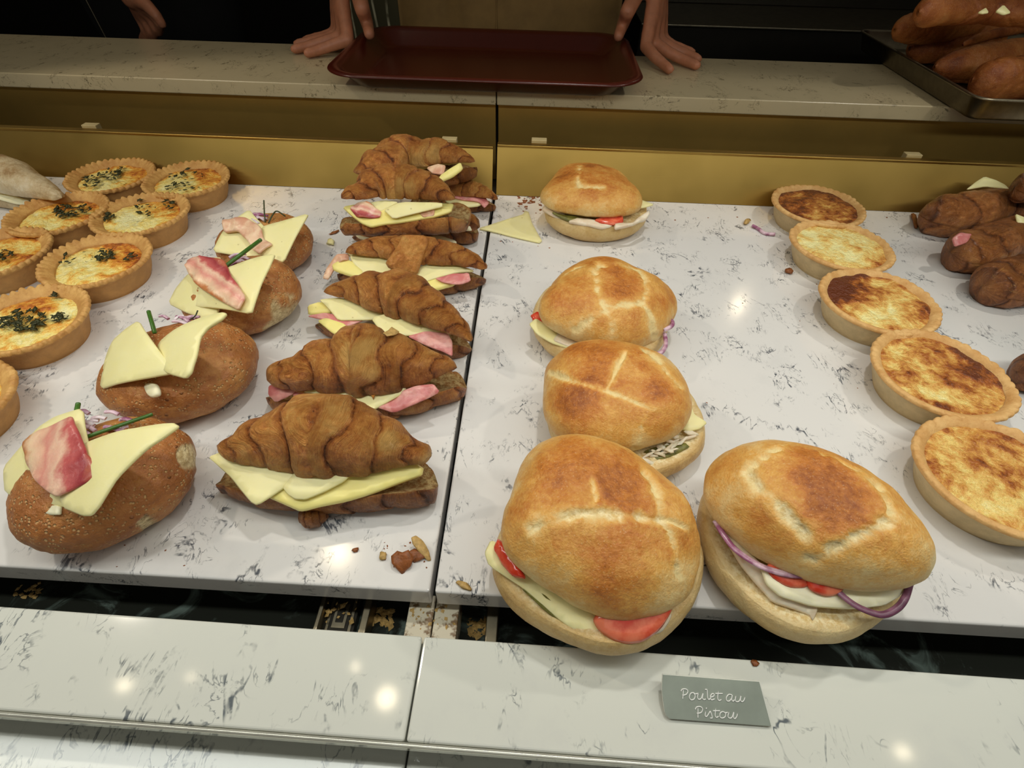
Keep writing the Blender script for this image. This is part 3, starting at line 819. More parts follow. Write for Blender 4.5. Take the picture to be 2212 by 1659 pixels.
def slab(name, x0, x1, y0, y1, z0, z1, mat, label, cat, bev=0.002, group=None, skew=0.0):
    V, F = box_vf(x0, x1, y0, y1, z0, z1, bev)
    if skew: V = rotz_about(V, (0, y1, 0), skew)
    return tag(mesh(name, V, F, mat, None, None, False), label, cat, group)
def shelf(x0b, x1b, x0f, x1f, mat, label):
    """Shelf slab whose joint edge follows the photographed joint line."""
    bm = bmesh.new()
    q = [(x0f, YF), (x1f, YF), (x1b, YB + .01), (x0b, YB + .01)]
    lo = [bm.verts.new((x, y, -0.021)) for x, y in q]; hi = [bm.verts.new((x, y, 0.0)) for x, y in q]
    bm.faces.new(lo[::-1]); bm.faces.new(hi)
    for i in range(4): bm.faces.new([lo[i], lo[(i + 1) % 4], hi[(i + 1) % 4], hi[i]])
    bmesh.ops.bevel(bm, geom=list(bm.edges), offset=0.0018, segments=3, affect='EDGES', profile=0.5)
    bm.verts.index_update()
    V = np.array([v.co[:] for v in bm.verts]); F = [[v.index for v in f.verts] for f in bm.faces]; bm.free()
    return tag(mesh('display_shelf', V, F, mat, None, None, False), label, 'shelf', 'marble display shelves')
gb = Zp(1067, 424)[0]; gf = Zp(933, 1280)[0]
shelf(-1.9, gb - 0.0022, -1.9, gf - 0.0018, MAT['marble'], 'white marble display shelf under the croissants and herb quiches')
shelf(gb + 0.0022, 1.9, gf + 0.0018, 1.9, MAT['marble2'], 'white marble display shelf under the round chicken sandwiches')

# gold backstop at the rear of the shelf: one sheet per module, leaning back, with folded lip and two pale tabs
YT = YB + 0.026
def gold_backstop(x0, x1, top_px, label, tabs):
    top = float(np.mean([Yq(*p, YT)[2] for p in top_px]))
    t = thing('gold_backstop', ((x0 + x1) / 2, YB + 0.004, 0), label, 'backstop', 'gold backstops behind the shelves')
    k = (YT - YB) / top
    V, F = box_vf(x0, x1, 0.0, 0.003, 0.0005, top - 0.001, 0.0004); V[:, 1] += YB + k * V[:, 2]; mesh('sheet', V, F, MAT['gold'], t, None, False)
    V, F = box_vf(x0, x1, YT - 0.0015, YT + 0.010, top - 0.001, top + 0.0025, 0.001); mesh('lip', V, F, MAT['gold'], t, None, False)
    for (px, py) in tabs:
        p = Yq(px, py, YT + 0.012)
        V, F = box_vf(p[0] - 0.011, p[0] + 0.011, YT + 0.0105, YT + 0.022, top - 0.012, top + 0.006, 0.0008)
        mesh('tab', V, F, MAT['tabmetal'], t, None, False)
MAT['tabmetal'] = mat_plain('pale_tab_plastic', (196, 176, 128), 0.5)
gold_backstop(-1.9, gb - 0.003, [(0, 277), (400, 295), (740, 310), (1060, 318)], 'low gold metal panel behind the croissants', [(190, 268), (970, 300)])
gold_backstop(gb + 0.003, 1.9, [(1090, 316), (1500, 330), (2100, 357)], 'low gold metal panel behind the round sandwiches', [(1165, 298), (1975, 336)])

# trough floor and gold back panel below the counter
YC0 = float(np.mean([Zp(*p, ZC)[1] for p in ((0, 155.6), (740, 182), (1500, 212), (2143, 236))]))
YC1 = float(np.mean([Zp(*p, ZC)[1] for p in ((0, 73), (620, 92), (1512, 127), (1900, 139))]))
slab('trough_base', -1.92, 1.92, YT + 0.03, YC0 + 0.03, -0.06, -0.031, MAT['black'], 'dark trough behind the low gold panels', 'base', 0.001)
cb = Yq(600, 210, YC0)[2]       # underside of the counter slab
gx = Zp(1070, 205, ZC)[0]
slab('gold_strip', -1.92, gx - 0.002, YC0 + 0.012, YC0 + 0.016, -0.03, cb - 0.001, MAT['gold_soft'], 'recessed gold strip under the left counter slab', 'panel', 0.0005, 'recessed gold strips')
slab('gold_strip', gx + 0.002, 1.92, YC0 + 0.012, YC0 + 0.016, -0.03, cb - 0.001, MAT['gold_soft'], 'recessed gold strip under the right counter slab', 'panel', 0.0005, 'recessed gold strips')
slab('counter_slab', -1.92, gx - 0.0008, YC0, YC1, cb, ZC, MAT['marble_counter_dimmed'], 'grey veined counter slab left of the joint below the tray', 'counter', 0.0015, 'service counter slabs')
slab('counter_slab', gx + 0.0008, 1.92, YC0, YC1, cb, ZC, MAT['marble_counter_dimmed'], 'grey veined counter slab right of the joint, holding the sheet pan', 'counter', 0.0015, 'service counter slabs')
slab('counter_body', -1.92, 1.92, YC0 + 0.031, YC1 - 0.02, -0.92, cb - 0.002, MAT['black'], 'dark cabinet carrying the service counter', 'cabinet', 0.001)

# case base below the shelf, visible in the slot in front of it
slab('case_base', -1.92, 1.92, 0.02, YB + 0.02, -0.92, -0.058, MAT['green_stone'], 'dark stone floor of the slot before the shelf, reflections painted into its mottling', 'base', 0.001)
# shelf carrier hidden under the slabs
slab('shelf_bearer', -1.2, 1.3, 0.30, 0.70, -0.058, -0.0212, MAT['steel_dark'], 'dark steel bearer under the marble shelves', 'bearer', 0.001)

# front ledge strip of marble, two modules, rotated a touch against the shelf as photographed
ZS = -0.006
SK = math.radians(-0.52)
pj = Zp(914, 1374, ZS)
def ledge(x0, x1, y0, y1, z0, z1, label, mat, name='front_ledge', grp='front marble ledges', bev=0.0016):
    V, F = box_vf(x0, x1, y0, y1, z0, z1, bev)
    V = rotz_about(V, (pj[0], pj[1], 0), SK)
    return tag(mesh(name, V, F, mat, None, None, False), label, 'ledge', grp)
y1 = pj[1]; y0 = Zp(888, 1602, ZS)[1]
ledge(-1.9, pj[0] - 0.0006, y0, y1, ZS - 0.02, ZS, 'glossy marble front ledge left of the joint', MAT['marble_front'])
ledge(pj[0] + 0.0006, 1.9, y0, y1, ZS - 0.02, ZS, 'glossy marble front ledge carrying the name card', MAT['marble_front'])
# metal bead along the ledge front and the lower apron slab
ledge(-1.9, 1.9, y0 - 0.0030, y0 - 0.0002, ZS - 0.010, ZS - 0.0008, 'bright polished bead along the front of the ledge', MAT['bead'] if 'bead' in MAT else mat_plain('clear_bead', (226, 224, 210), 0.12, metal=0.6), 'edge_bead', None, 0.0012)
pk = Zp(880, 1640, -0.040)
ledge(-1.9, pk[0] - 0.0006, -0.45, y0 + 0.015, -0.057, -0.040, 'lower marble apron slab left of the dark joint', MAT['marble_front'], 'apron_slab', 'lower apron slabs')
ledge(pk[0] + 0.0006, 1.9, -0.45, y0 + 0.015, -0.057, -0.040, 'lower marble apron slab right of the dark joint', MAT['marble_front'], 'apron_slab', 'lower apron slabs')

# fittings in the slot in front of the shelf
def slot_box(name, px0, px1, py, z0, z1, w, mat, label, cat, ymid=None, group=None):
    a = Zp(px0, py, z1); b = Zp(px1, py, z1); ym = (a[1] + b[1]) / 2
    V, F = box_vf(min(a[0], b[0]), max(a[0], b[0]), ym - w / 2, ym + w / 2, z0, z1, 0.0008)
    return tag(mesh(name, V, F, mat, None, None, False), label, cat, group)
slot_box('divider_block', 879, 935, 1335, -0.058, -0.030, 0.034, MAT['grimy'], 'crumb-strewn pale stone block left of the slot joint', 'block', None, 'stone blocks in the slot')
slot_box('divider_block', 937, 989, 1340, -0.058, -0.030, 0.034, MAT['grimy'], 'crumb-strewn pale stone block right of the slot joint', 'block', None, 'stone blocks in the slot')
bt = thing('slide_bracket', Zp(745, 1325, -0.058), 'steel slide bracket with ringed black pad in the slot', 'bracket')
for x0, x1 in ((690, 700), (786, 802)):
    a = Zp(x0, 1325, -0.045); b = Zp(x1, 1325, -0.045)
    V, F = box_vf(a[0], b[0], a[1] - 0.018, a[1] + 0.022, -0.058, -0.040, 0.001); mesh('rail', V, F, MAT['steel'], bt, None, False)
a = Zp(704, 1332, -0.052); b = Zp(772, 1336, -0.052); cx, cyy = (a[0] + b[0]) / 2, (a[1] + b[1]) / 2
for k in range(5):
    hw = (b[0] - a[0]) / 2 * (1 - k * 0.19); hl = 0.021 * (1 - k * 0.19)
    V, F = box_vf(cx - hw, cx + hw, cyy - hl, cyy + hl, -0.058, -0.050 + k * 0.0006, 0.0004)
    mesh('pad_ring', V, F, MAT['steel_dark'] if k % 2 == 0 else MAT['steel'], bt, None, False)
a = Zp(1062, 1350, -0.045)
V, F = box_vf(a[0] - 0.004, a[0] + 0.005, a[1] - 0.02, a[1] + 0.02, -0.058, -0.040, 0.001)
tag(mesh('slide_rail', V, F, MAT['steel'], None, None, False), 'short steel slide rail in the slot under the large round sandwich', 'rail')

# name card standing on the ledge: a thin folded card leaning back on its fold
cn = np.array([0.0, -0.50, 0.866])
cO = Zp(1548, 1562, ZS + 0.0025)
def card_pt(x, y): return Pl(1400 + x / 7.373, 1430 + y / 7.373, cO, cn)
ct = thing('name_card', (cO[0], cO[1], ZS), 'grey name card with white handwritten lettering on the front ledge', 'card')
outline = [(1960, 1022), (1770, 318), (240, 205), (228, 330), (225, 460), (245, 640), (270, 800), (300, 860), (350, 903)]
OP = np.array([card_pt(*p) for p in outline]); nn = cn / np.linalg.norm(cn)
def prism(P, t, mat, name, parent):
    n = len(P); V = np.vstack([P, P - nn * t]); F = [list(range(n)), [n + i for i in range(n)][::-1]] + [[i, i + n, (i + 1) % n + n, (i + 1) % n] for i in range(n)]
    if np.dot(np.cross(P[1] - P[0], P[2] - P[1]), nn) < 0: F = [f[::-1] for f in F]
    return mesh(name, V, F, mat, parent, None, False)
prism(OP, 0.0006, MAT['card'], 'face', ct)
cc = OP.mean(0); prism((OP - cc) * np.array([1.014, 1.03, 1.03]) + cc - nn * 0.0006, 0.0008, MAT['card_edge'], 'backing', ct)
tp = (OP[2] + OP[1]) / 2
V, F = box_vf(OP[2][0] + 0.002, OP[1][0] - 0.002, tp[1] - 0.0006, tp[1] + 0.0, ZS, tp[2] - 0.0015); mesh('rear_fold', V, F, MAT['card_edge'], ct, None, False)
LET = [[(560, 440), (556, 510), (550, 580)], [(522, 462), (545, 432), (600, 430), (632, 462), (610, 510), (570, 526), (542, 524)],
 [(722, 486), (675, 500), (655, 560), (685, 602), (730, 588), (746, 532), (718, 487), (752, 508), (792, 498)],
 [(797, 490), (786, 558), (802, 592), (842, 580), (872, 500), (864, 572), (888, 598), (915, 590)], [(903, 438), (935, 440), (942, 500), (946, 565), (966, 598), (990, 575)],
 [(986, 562), (1038, 545), (1050, 512), (1018, 504), (990, 548), (1006, 602), (1060, 586)], [(1116, 465), (1106, 570), (1126, 612), (1166, 598)], [(1068, 500), (1186, 502)],
 [(1332, 522), (1284, 516), (1246, 560), (1250, 612), (1290, 620), (1330, 572), (1338, 526), (1328, 592), (1350, 624), (1376, 600)],
 [(1396, 536), (1386, 602), (1408, 632), (1452, 615), (1476, 540), (1470, 602), (1492, 632), (1522, 610), (1542, 558)],
 [(792, 730), (792, 800), (792, 880)], [(750, 752), (772, 716), (830, 710), (866, 746), (846, 800), (792, 816), (772, 812)],
 [(916, 786), (906, 850), (926, 868), (952, 840), (984, 788), (996, 800), (1014, 850), (1018, 890), (986, 892)], [(918, 742), (934, 730)],
 [(1076, 740), (1066, 840), (1086, 882), (1122, 864)], [(1030, 776), (1142, 776)],
 [(1192, 786), (1148, 810), (1142, 870), (1180, 892), (1226, 866), (1226, 812), (1190, 788), (1234, 808), (1266, 800)],
 [(1286, 796), (1270, 862), (1292, 892), (1332, 880), (1362, 800), (1356, 872), (1378, 902), (1408, 870), (1422, 820)]]
items = []
for s in LET:
    q = spline([card_pt(*p) for p in s], max(6, 5 * len(s))) + nn * 0.0002
    items.append(tube_vf(q, 0.00030, 6))
V, F = join_vf(items); mesh('lettering', V, F, MAT['ink'], ct)
# ------------------------------------------------------------------ quiches
RL, RR = 0.0562, 0.060
L = 'herb quiches on the left'
quiche((-0.5967, 0.7035), RL, 0.0275, 'herb quiche at the gold panel, left of the two rearmost', 3, 'herb', 0.3, L, base_bake=0.28, bakes=[(285, 378, 40, .35)], herbs=[(195, 392, 22, 60), (235, 378, 24, 70), (260, 368, 14, 30)])
quiche((-0.4867, 0.7020), RL, 0.0275, 'herb quiche at the gold panel, right of the two rearmost', 5, 'herb', 1.1, L, base_bake=0.24, bakes=[(440, 378, 40, .5)], herbs=[(385, 370, 30, 40), (410, 395, 40, 40), (370, 405, 14, 20)])
quiche((-0.5995, 0.5929), RL, 0.0275, 'herb quiche touching the floury baguette, second row', 8, 'herb', 2.0, L, base_bake=0.42, bakes=[(180, 440, 50, .25), (60, 460, 40, -.2)], herbs=[(145, 458, 26, 90), (180, 452, 16, 40)])
quiche((-0.4972, 0.6009), RL, 0.0275, 'herb quiche in the second row with dark herbs at its left rim', 12, 'herb', 0.8, L, base_bake=0.25, bakes=[(350, 450, 50, .4), (280, 470, 50, -.15)], herbs=[(232, 468, 16, 70), (300, 435, 20, 30), (315, 455, 24, 30), (365, 442, 16, 30)])
quiche((-0.4885, 0.494), RL, 0.0275, 'herb quiche with golden edge, alone before the second row', 17, 'herb', 4.0, L, base_bake=0.26, bakes=[(265, 545, 60, .5), (130, 575, 40, -.1)], herbs=[(225, 552, 24, 60), (140, 560, 20, 16), (290, 560, 20, 16)])
quiche((-0.4938, 0.3861), RL, 0.0275, 'large herb quiche with a long dark herb streak beside the cheese rolls', 23, 'herb', 5.0, L, base_bake=0.22, bakes=[(70, 665, 60, .35), (20, 740, 50, .25), (150, 660, 30, -.2)], herbs=[(60, 692, 40, 110), (30, 700, 30, 50), (130, 685, 18, 40), (118, 640, 8, 12)])
quiche((-0.6099, 0.4977), RL, 0.0275, 'herb quiche cut by the left picture edge, third row', 29, 'herb', 0.1, L, base_bake=0.45, bakes=[(40, 560, 40, .3)], herbs=[(10, 552, 20, 40)])
quiche((-0.4881, 0.272), RL, 0.0275, 'quiche mostly outside the left picture edge, nearest row', 31, 'herb', 0.6, L, base_bake=0.3)
Rg = 'browned quiches on the right'
quiche((0.3863, 0.7010), RR, 0.029, 'darkest browned quiche, at the gold panel', 41, 'plain', 0.4, Rg, base_bake=0.85, bakes=[(1800, 470, 60, -.25)])
quiche((0.3783, 0.597), RR, 0.029, 'palest yellow quiche, second from the gold panel', 43, 'plain', 1.4, Rg, base_bake=0.16, bakes=[(1900, 560, 40, .2), (1780, 500, 30, .15)])
quiche((0.3746, 0.4832), RR, 0.029, 'browned quiche with dark scorched rear edge, middle of its row', 47, 'plain', 2.2, Rg, base_bake=0.36, bakes=[(1830, 612, 70, .55), (1810, 640, 40, .4), (1990, 670, 50, .3), (1900, 690, 60, -.2)])
quiche((0.383, 0.3717), RR, 0.029, 'browned quiche with dark patch on its right, second nearest', 53, 'plain', 3.0, Rg, base_bake=0.42, bakes=[(2090, 770, 60, .5), (2110, 830, 60, .4), (1990, 800, 40, .2), (1960, 850, 50, -.2)])
quiche((0.3701, 0.258), RR, 0.029, 'golden quiche nearest the front, cut by the right picture edge', 59, 'plain', 4.4, Rg, base_bake=0.40, bakes=[(2110, 985, 60, .3), (2190, 1020, 60, .3), (2090, 1070, 60, -.15)])
# ------------------------------------------------------------------ round white sandwiches
def sandwich(px, py, label, grp='round chicken sandwiches'):
    p = Zp(px, py, 0.0); return thing('sandwich', (p[0], p[1], 0), label, 'sandwich', grp), p
G_ = 'round chicken sandwiches'
# R1 at the gold panel
t = thing('sandwich', (0.078, 0.664, 0), 'smooth round sandwich with chicken and tomato, alone at the gold panel', 'sandwich', G_)
c = np.array([0.0777, 0.664, 0.0])
bun_half('bread_base', 'bot', MAT['bun_base'], t, None, 0, 0, 0, q=[0.0838, 0.6788, 0.0, 0.0688, 0.0639, 0.0269, 0.017, -0.0, -0.0, 0.0036, 0.0173, 0.013, -0.0102, -0.0008, 0.0052], seed=3, base_bake=0.35)
bun_half('bread_top', 'top', MAT['bun'], t, None, 0, 0, 0, q=[0.0753, 0.6855, 0.0324, 0.0683, 0.0627, 0.0336, -0.0665, -0.014, -0.0038, -0.0552, -0.0071, 0.008, -0.0957, -0.0214, -0.0065], seed=4, scores=[([(1253, 358), (1248, 385), (1252, 402)], 4), ([(1252, 402), (1275, 402), (1305, 404)], 3.5)], lump=0.045, base_bake=0.42)
sheet('chicken', [(1365, 482), (1385, 465), (1402, 455), (1402, 462), (1395, 470), (1370, 482), (1350, 488), (1330, 492), (1330, 480)], 0.034, MAT['chicken'], t, thick=0.005, ruffle=0.0012, seed=2, res=0.003)
sheet('tomato', [(1285, 474), (1310, 466), (1345, 466), (1345, 478), (1320, 483), (1300, 480)], 0.034, MAT['tomato'], t, thick=0.004, seed=3, res=0.004)
sheet('cheese', [(1386, 432), (1400, 436), (1412, 441), (1395, 446), (1370, 450)], 0.036, MAT['cheese'], t, thick=0.002, seed=4)
sheet('pesto', [(1190, 458), (1230, 476), (1290, 484), (1290, 478), (1230, 466)], 0.032, MAT['pesto'], t, thick=0.003, ruffle=0.001, seed=6, res=0.004)
sheet('chicken', [(1228, 478), (1260, 482), (1300, 490), (1320, 486), (1320, 478), (1250, 470)], 0.0315, MAT['chicken'], t, thick=0.004, ruffle=0.0012, seed=5, res=0.003)
sheet('chicken', [(1172, 450), (1190, 460), (1215, 470), (1220, 460), (1180, 440)], 0.0325, MAT['chicken'], t, thick=0.004, ruffle=0.0012, seed=7, res=0.003)
# R2
t = thing('sandwich', (0.075, 0.445, 0), 'scored round sandwich with red onion, second from the gold panel', 'sandwich', G_)
c = np.array([0.0745, 0.442, 0.0])
bun_half('bread_base', 'bot', MAT['bun_base'], t, None, 0, 0, 0, q=[0.0732, 0.4406, -0.0, 0.0696, 0.0695, 0.0269, -0.0239, -0.0, 0.0, 0.0007, 0.0094, 0.0083, -0.0097, -0.0093, -0.001], seed=13, base_bake=0.30)
bun_half('bread_top', 'top', MAT['bun'], t, None, 0, 0, 0, q=[0.078, 0.4366, 0.0302, 0.0749, 0.0541, 0.0433, 0.2514, 0.0623, 0.1368, -0.0645, 0.0341, -0.0075, -0.037, 0.0409, 0.0139], seed=14,
  scores=[([(1291, 575), (1287, 600), (1289, 624), (1302, 661), (1320, 693), (1323, 722)], 6), ([(1302, 661), (1330, 664), (1355, 658), (1392, 655), (1396, 630), (1395, 609), (1383, 586)], 5), ([(1383, 586), (1340, 572), (1291, 575)], 4), ([(1310, 672), (1279, 687), (1242, 713)], 6), ([(1396, 660), (1410, 690), (1412, 730)], 4), ([(1262, 566), (1230, 585), (1210, 606)], 4)],
  baked=[(1355, 620, 32, .40), (1215, 660, 45, .2), (1440, 650, 30, .15)], lump=0.05, base_bake=0.36)
sheet('cheese', [(1144, 700), (1158, 688), (1185, 705), (1215, 728), (1240, 745), (1225, 750), (1190, 738), (1160, 720)], 0.031, MAT['cheese'], t, thick=0.0025, seed=14)
sheet('tomato', [(1148, 680), (1162, 672), (1190, 690), (1180, 700), (1155, 690)], 0.034, MAT['tomato'], t, thick=0.004, seed=13)
sheet('chicken', [(1195, 735), (1235, 750), (1260, 758), (1270, 745), (1210, 715)], 0.029, MAT['chicken'], t, thick=0.004, ruffle=0.001, seed=16, res=0.003)
for q, z in (([(1440, 690), (1452, 695), (1450, 705), (1432, 714)], .036), ([(1436, 722), (1438, 745), (1428, 762), (1410, 765)], .030)):
    strand('onion', [Zp(x, y, z) for x, y in q], 0.0022, MAT['onion'], t)
# R3
t = thing('sandwich', (0.083, 0.305, 0), 'round sandwich with shredded chicken on its right, resting against the scored one', 'sandwich', G_)
c = np.array([0.0905, 0.300, 0.0])
bun_half('bread_base', 'bot', MAT['bun_base'], t, None, 0, 0, 0, q=[0.0859, 0.3029, 0.0, 0.0664, 0.0647, 0.0274, 0.0959, -0.0, -0.0, 0.0115, 0.0042, 0.0074, -0.0002, -0.0069, -0.0148], seed=23, base_bake=0.38)
bun_half('bread_top', 'top', MAT['bun'], t, None, 0, 0, 0, q=[0.0744, 0.3076, 0.0334, 0.0643, 0.0522, 0.0438, 0.0088, 0.065, -0.0816, -0.0583, -0.0217, 0.0318, -0.0118, -0.0239, 0.0017], seed=24,
  scores=[([(1180, 800), (1225, 820), (1290, 838), (1310, 845)], 4), ([(1310, 845), (1330, 800), (1350, 762)], 4), ([(1310, 845), (1370, 868), (1402, 882), (1432, 880)], 4), ([(1386, 745), (1430, 790), (1470, 840)], 4), ([(1395, 880), (1385, 930), (1375, 968)], 3)], baked=[(1250, 870, 50, .3), (1300, 790, 50, .25), (1420, 830, 40, .2)], lump=0.045, base_bake=0.40)
sheet('cheese', [(1470, 925), (1495, 880), (1500, 895), (1527, 912), (1510, 925), (1490, 930)], 0.034, MAT['cheese'], t, thick=0.0025, seed=24)
rc = random.Random(77)
for i in range(16):
    x, y = rc.uniform(1375, 1470), rc.uniform(968, 1000)
    y -= max(0, (x - 1420)) * 0.75
    if i > 12: x, y = rc.uniform(1470, 1500), rc.uniform(935, 952)
    an = rc.uniform(-0.9, 0.6); L = rc.uniform(10, 22); w = rc.uniform(3, 6)
    d = np.array([math.cos(an), math.sin(an) * .7]); nn_ = np.array([-d[1], d[0]]) * w; o = np.array([x, y])
    sheet('chicken', [o - d * L + nn_ * .3, o - d * L * .3 + nn_ * rc.uniform(.7, 1.3), o + d * L * .4 + nn_ * rc.uniform(.5, 1.2), o + d * L + nn_ * rc.uniform(-.3, .8), o + d * L * .8 - nn_ * .7, o - nn_ * rc.uniform(.5, 1.2), o - d * L * .8 - nn_ * .5], 0.030 + 0.0008 * (i % 4), MAT['chicken'], t, n=(rc.uniform(-.2, .4), rc.uniform(-.7, -.2), 1), thick=0.0013, ruffle=0.0014, freq=220, seed=60 + i, res=0.0025, rnd=(0, 0))
sheet('pesto', [(1370, 990), (1400, 1000), (1450, 985), (1490, 965), (1480, 955), (1400, 970)], 0.0275, MAT['pesto'], t, thick=0.002, ruffle=0.001, seed=27)
# R4 nearest
t = thing('sandwich', (0.052, 0.185, 0), 'large scored sandwich with tomato overhanging the shelf edge, left of the two nearest', 'sandwich', G_)
c = np.array([0.0515, 0.178, 0.0])
bun_half('bread_base', 'bot', MAT['bun_base'], t, None, 0, 0, 0, q=[0.0561, 0.1777, 0.0, 0.069, 0.0651, 0.0295, 0.0328, -0.0, 0.0, 0.0144, 0.0082, 0.0021, -0.0207, 0.0258, 0.021], seed=33, base_bake=0.40, lump=0.05)
bun_half('bread_top', 'top', MAT['bun'], t, None, 0, 0, 0, q=[0.0523, 0.1856, 0.0369, 0.0716, 0.0534, 0.0472, 0.0625, 0.1228, 0.1212, -0.116, -0.0648, 0.0, -0.0348, 0.0184, 0.0359], seed=34,
  scores=[([(1150, 1142), (1190, 1128), (1240, 1114), (1300, 1108), (1360, 1112), (1425, 1125)], 12), ([(1385, 1015), (1410, 1045), (1425, 1090), (1428, 1125), (1448, 1150), (1458, 1200), (1465, 1250)], 5), ([(1290, 1080), (1280, 1040)], 5), ([(1430, 1120), (1480, 1140)], 5)],
  baked=[(1300, 1010, 75, .38), (1360, 1060, 60, .35), (1200, 1045, 40, .2), (1400, 1160, 60, .25), (1290, 1190, 40, .3), (1330, 1290, 70, .35), (1470, 1170, 35, .25)], lump=0.055, base_bake=0.30, sw=5, sd=0.0026)
sheet('cheese', [(1049, 1195), (1062, 1168), (1095, 1180), (1150, 1225), (1220, 1280), (1300, 1320), (1325, 1345), (1307, 1386), (1294, 1391), (1219, 1346), (1138, 1274), (1058, 1222)], 0.034, MAT['cheese'], t, n=(0, -0.25, 1), thick=0.003, seed=34)
sheet('tomato', [(1287, 1336), (1300, 1360), (1333, 1381), (1360, 1385), (1390, 1380), (1424, 1357), (1446, 1325), (1452, 1308), (1420, 1290), (1330, 1300)], 0.0375, MAT['tomato'], t, n=(0, -0.45, 1), thick=0.006, seed=35, rnd=(2, .2))
sheet('tomato', [(1074, 1168), (1066, 1186), (1082, 1212), (1102, 1240), (1128, 1246), (1108, 1212), (1090, 1184)], 0.046, MAT['tomato'], t, n=(-.5, -0.5, 1), thick=0.006, seed=36, res=0.003)
sheet('chicken', [(1405, 1345), (1440, 1320), (1450, 1330), (1430, 1360), (1410, 1368)], 0.031, MAT['chicken'], t, thick=0.004, ruffle=0.001, seed=37, res=0.003)
sheet('pesto', [(1125, 1270), (1180, 1320), (1230, 1355), (1235, 1340), (1170, 1280)], 0.0305, MAT['pesto'], t, thick=0.002, ruffle=0.001, seed=38)
# R5
t = thing('sandwich', (0.190, 0.182, 0), 'large pointed sandwich with red onion rings, right of the two nearest', 'sandwich', G_)
c = np.array([0.1825, 0.172, 0.0])
hr = ((2, .03, 0), (4, .05, 0), (6, .012, 1))
bun_half('bread_base', 'bot', MAT['bun_base'], t, None, 0, 0, 0, q=[0.1934, 0.1882, 0.0, 0.0695, 0.0583, 0.0312, -0.4989, 0.0, 0.0, -0.0283, 0.0218, -0.0004, 0.0511, 0.0055, 0.0086], seed=43, base_bake=0.22, lump=0.05)
bun_half('bread_top', 'top', MAT['bun'], t, None, 0, 0, 0, q=[0.1916, 0.1974, 0.0437, 0.0733, 0.0419, 0.0474, -0.4313, 0.0779, -0.0627, -0.0771, 0.0012, 0.0258, -0.0157, 0.0139, -0.0147], seed=44,
  scores=[([(1612, 1022), (1640, 1052), (1668, 1079), (1705, 1118), (1743, 1157)], 9), ([(1743, 1213), (1770, 1205), (1793, 1191), (1840, 1166), (1880, 1145), (1925, 1126)], 10), ([(1778, 975), (1820, 995), (1856, 1019), (1895, 1052), (1920, 1090), (1926, 1122)], 5), ([(1612, 1022), (1650, 990), (1696, 961)], 4)],
  baked=[(1790, 1060, 85, .36), (1740, 1020, 60, .25), (1850, 1100, 60, .25), (1640, 1150, 60, .12), (1900, 1200, 60, .12)], lump=0.04, base_bake=0.24, sd=0.0026)
sheet('chicken', [(1545, 1140), (1560, 1150), (1600, 1215), (1650, 1270), (1670, 1295), (1750, 1325), (1757, 1340), (1765, 1310), (1700, 1270), (1640, 1215), (1580, 1160)], 0.0385, MAT['chicken'], t, thick=0.004, ruffle=0.001, seed=44, res=0.003)
sheet('cheese', [(1649, 1228), (1700, 1235), (1800, 1255), (1962, 1240), (1962, 1262), (1945, 1287), (1910, 1306), (1850, 1312), (1760, 1308), (1690, 1288), (1660, 1262)], 0.0425, MAT['white_cheese'], t, n=(0, -.3, 1), thick=0.0035, seed=45)
sheet('tomato', [(1660, 1222), (1672, 1245), (1706, 1264), (1742, 1266), (1755, 1250), (1740, 1225), (1690, 1210)], 0.0465, MAT['tomato'], t, n=(0, -.3, 1), thick=0.004, seed=46, rnd=(2, .2))
sheet('tomato', [(1745, 1250), (1757, 1274), (1793, 1284), (1820, 1276), (1825, 1250), (1780, 1235)], 0.0465, MAT['tomato'], t, n=(0, -.3, 1), thick=0.004, seed=47, rnd=(2, .2))
for q, z, r, mt in (([(1545, 1125), (1565, 1158), (1592, 1190), (1646, 1224), (1700, 1240), (1742, 1243)], .0475, .0022, 'onion'), ([(1800, 1268), (1830, 1295), (1860, 1314), (1903, 1328), (1935, 1316), (1955, 1292), (1967, 1255)], .0435, .0022, 'onion_dark')):
    strand('onion', [Zp(x, y, z) for x, y in q], r, MAT[mt], t, n=30, flat=0.5)
# ------------------------------------------------------------------ croissant sandwiches
CG = 'filled croissants in a row'
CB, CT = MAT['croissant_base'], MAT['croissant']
def croissant(st, z, label):
    p = Zp(st[len(st) // 2][0], (st[len(st) // 2][1] + st[len(st) // 2][2]) / 2, z)
    return thing('filled_croissant', (p[0], p[1], z), label, 'croissant', CG)
# lowest of the rear pair, pushed against the panel
b = [(885, 425, 452), (930, 424, 457), (980, 424, 459), (1030, 424, 456), (1060, 430, 450), (1072, 434, 444)]
t = croissant(b, 0, 'dark croissant underneath the rearmost one, at the gold panel joint')
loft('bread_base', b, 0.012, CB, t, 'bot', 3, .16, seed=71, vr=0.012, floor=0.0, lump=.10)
loft('bread_top', [(880, 388, 420), (930, 386, 424), (975, 386, 426), (1010, 388, 428), (1045, 402, 430), (1064, 416, 432), (1074, 426, 436)], 0.030, CT, t, 'top', 3, .10, seed=72)
sheet('cheese', [(960, 430), (990, 418), (1030, 424), (1045, 430), (1036, 442), (1000, 446), (975, 444)], 0.022, MAT['cheese'], t, thick=0.003, seed=71)
sheet('ham', [(975, 426), (1010, 418), (1045, 420), (1056, 436), (1046, 446), (1034, 434), (1000, 430)], 0.025, MAT['ham'], t, thick=0.002, ruffle=0.001, seed=72)
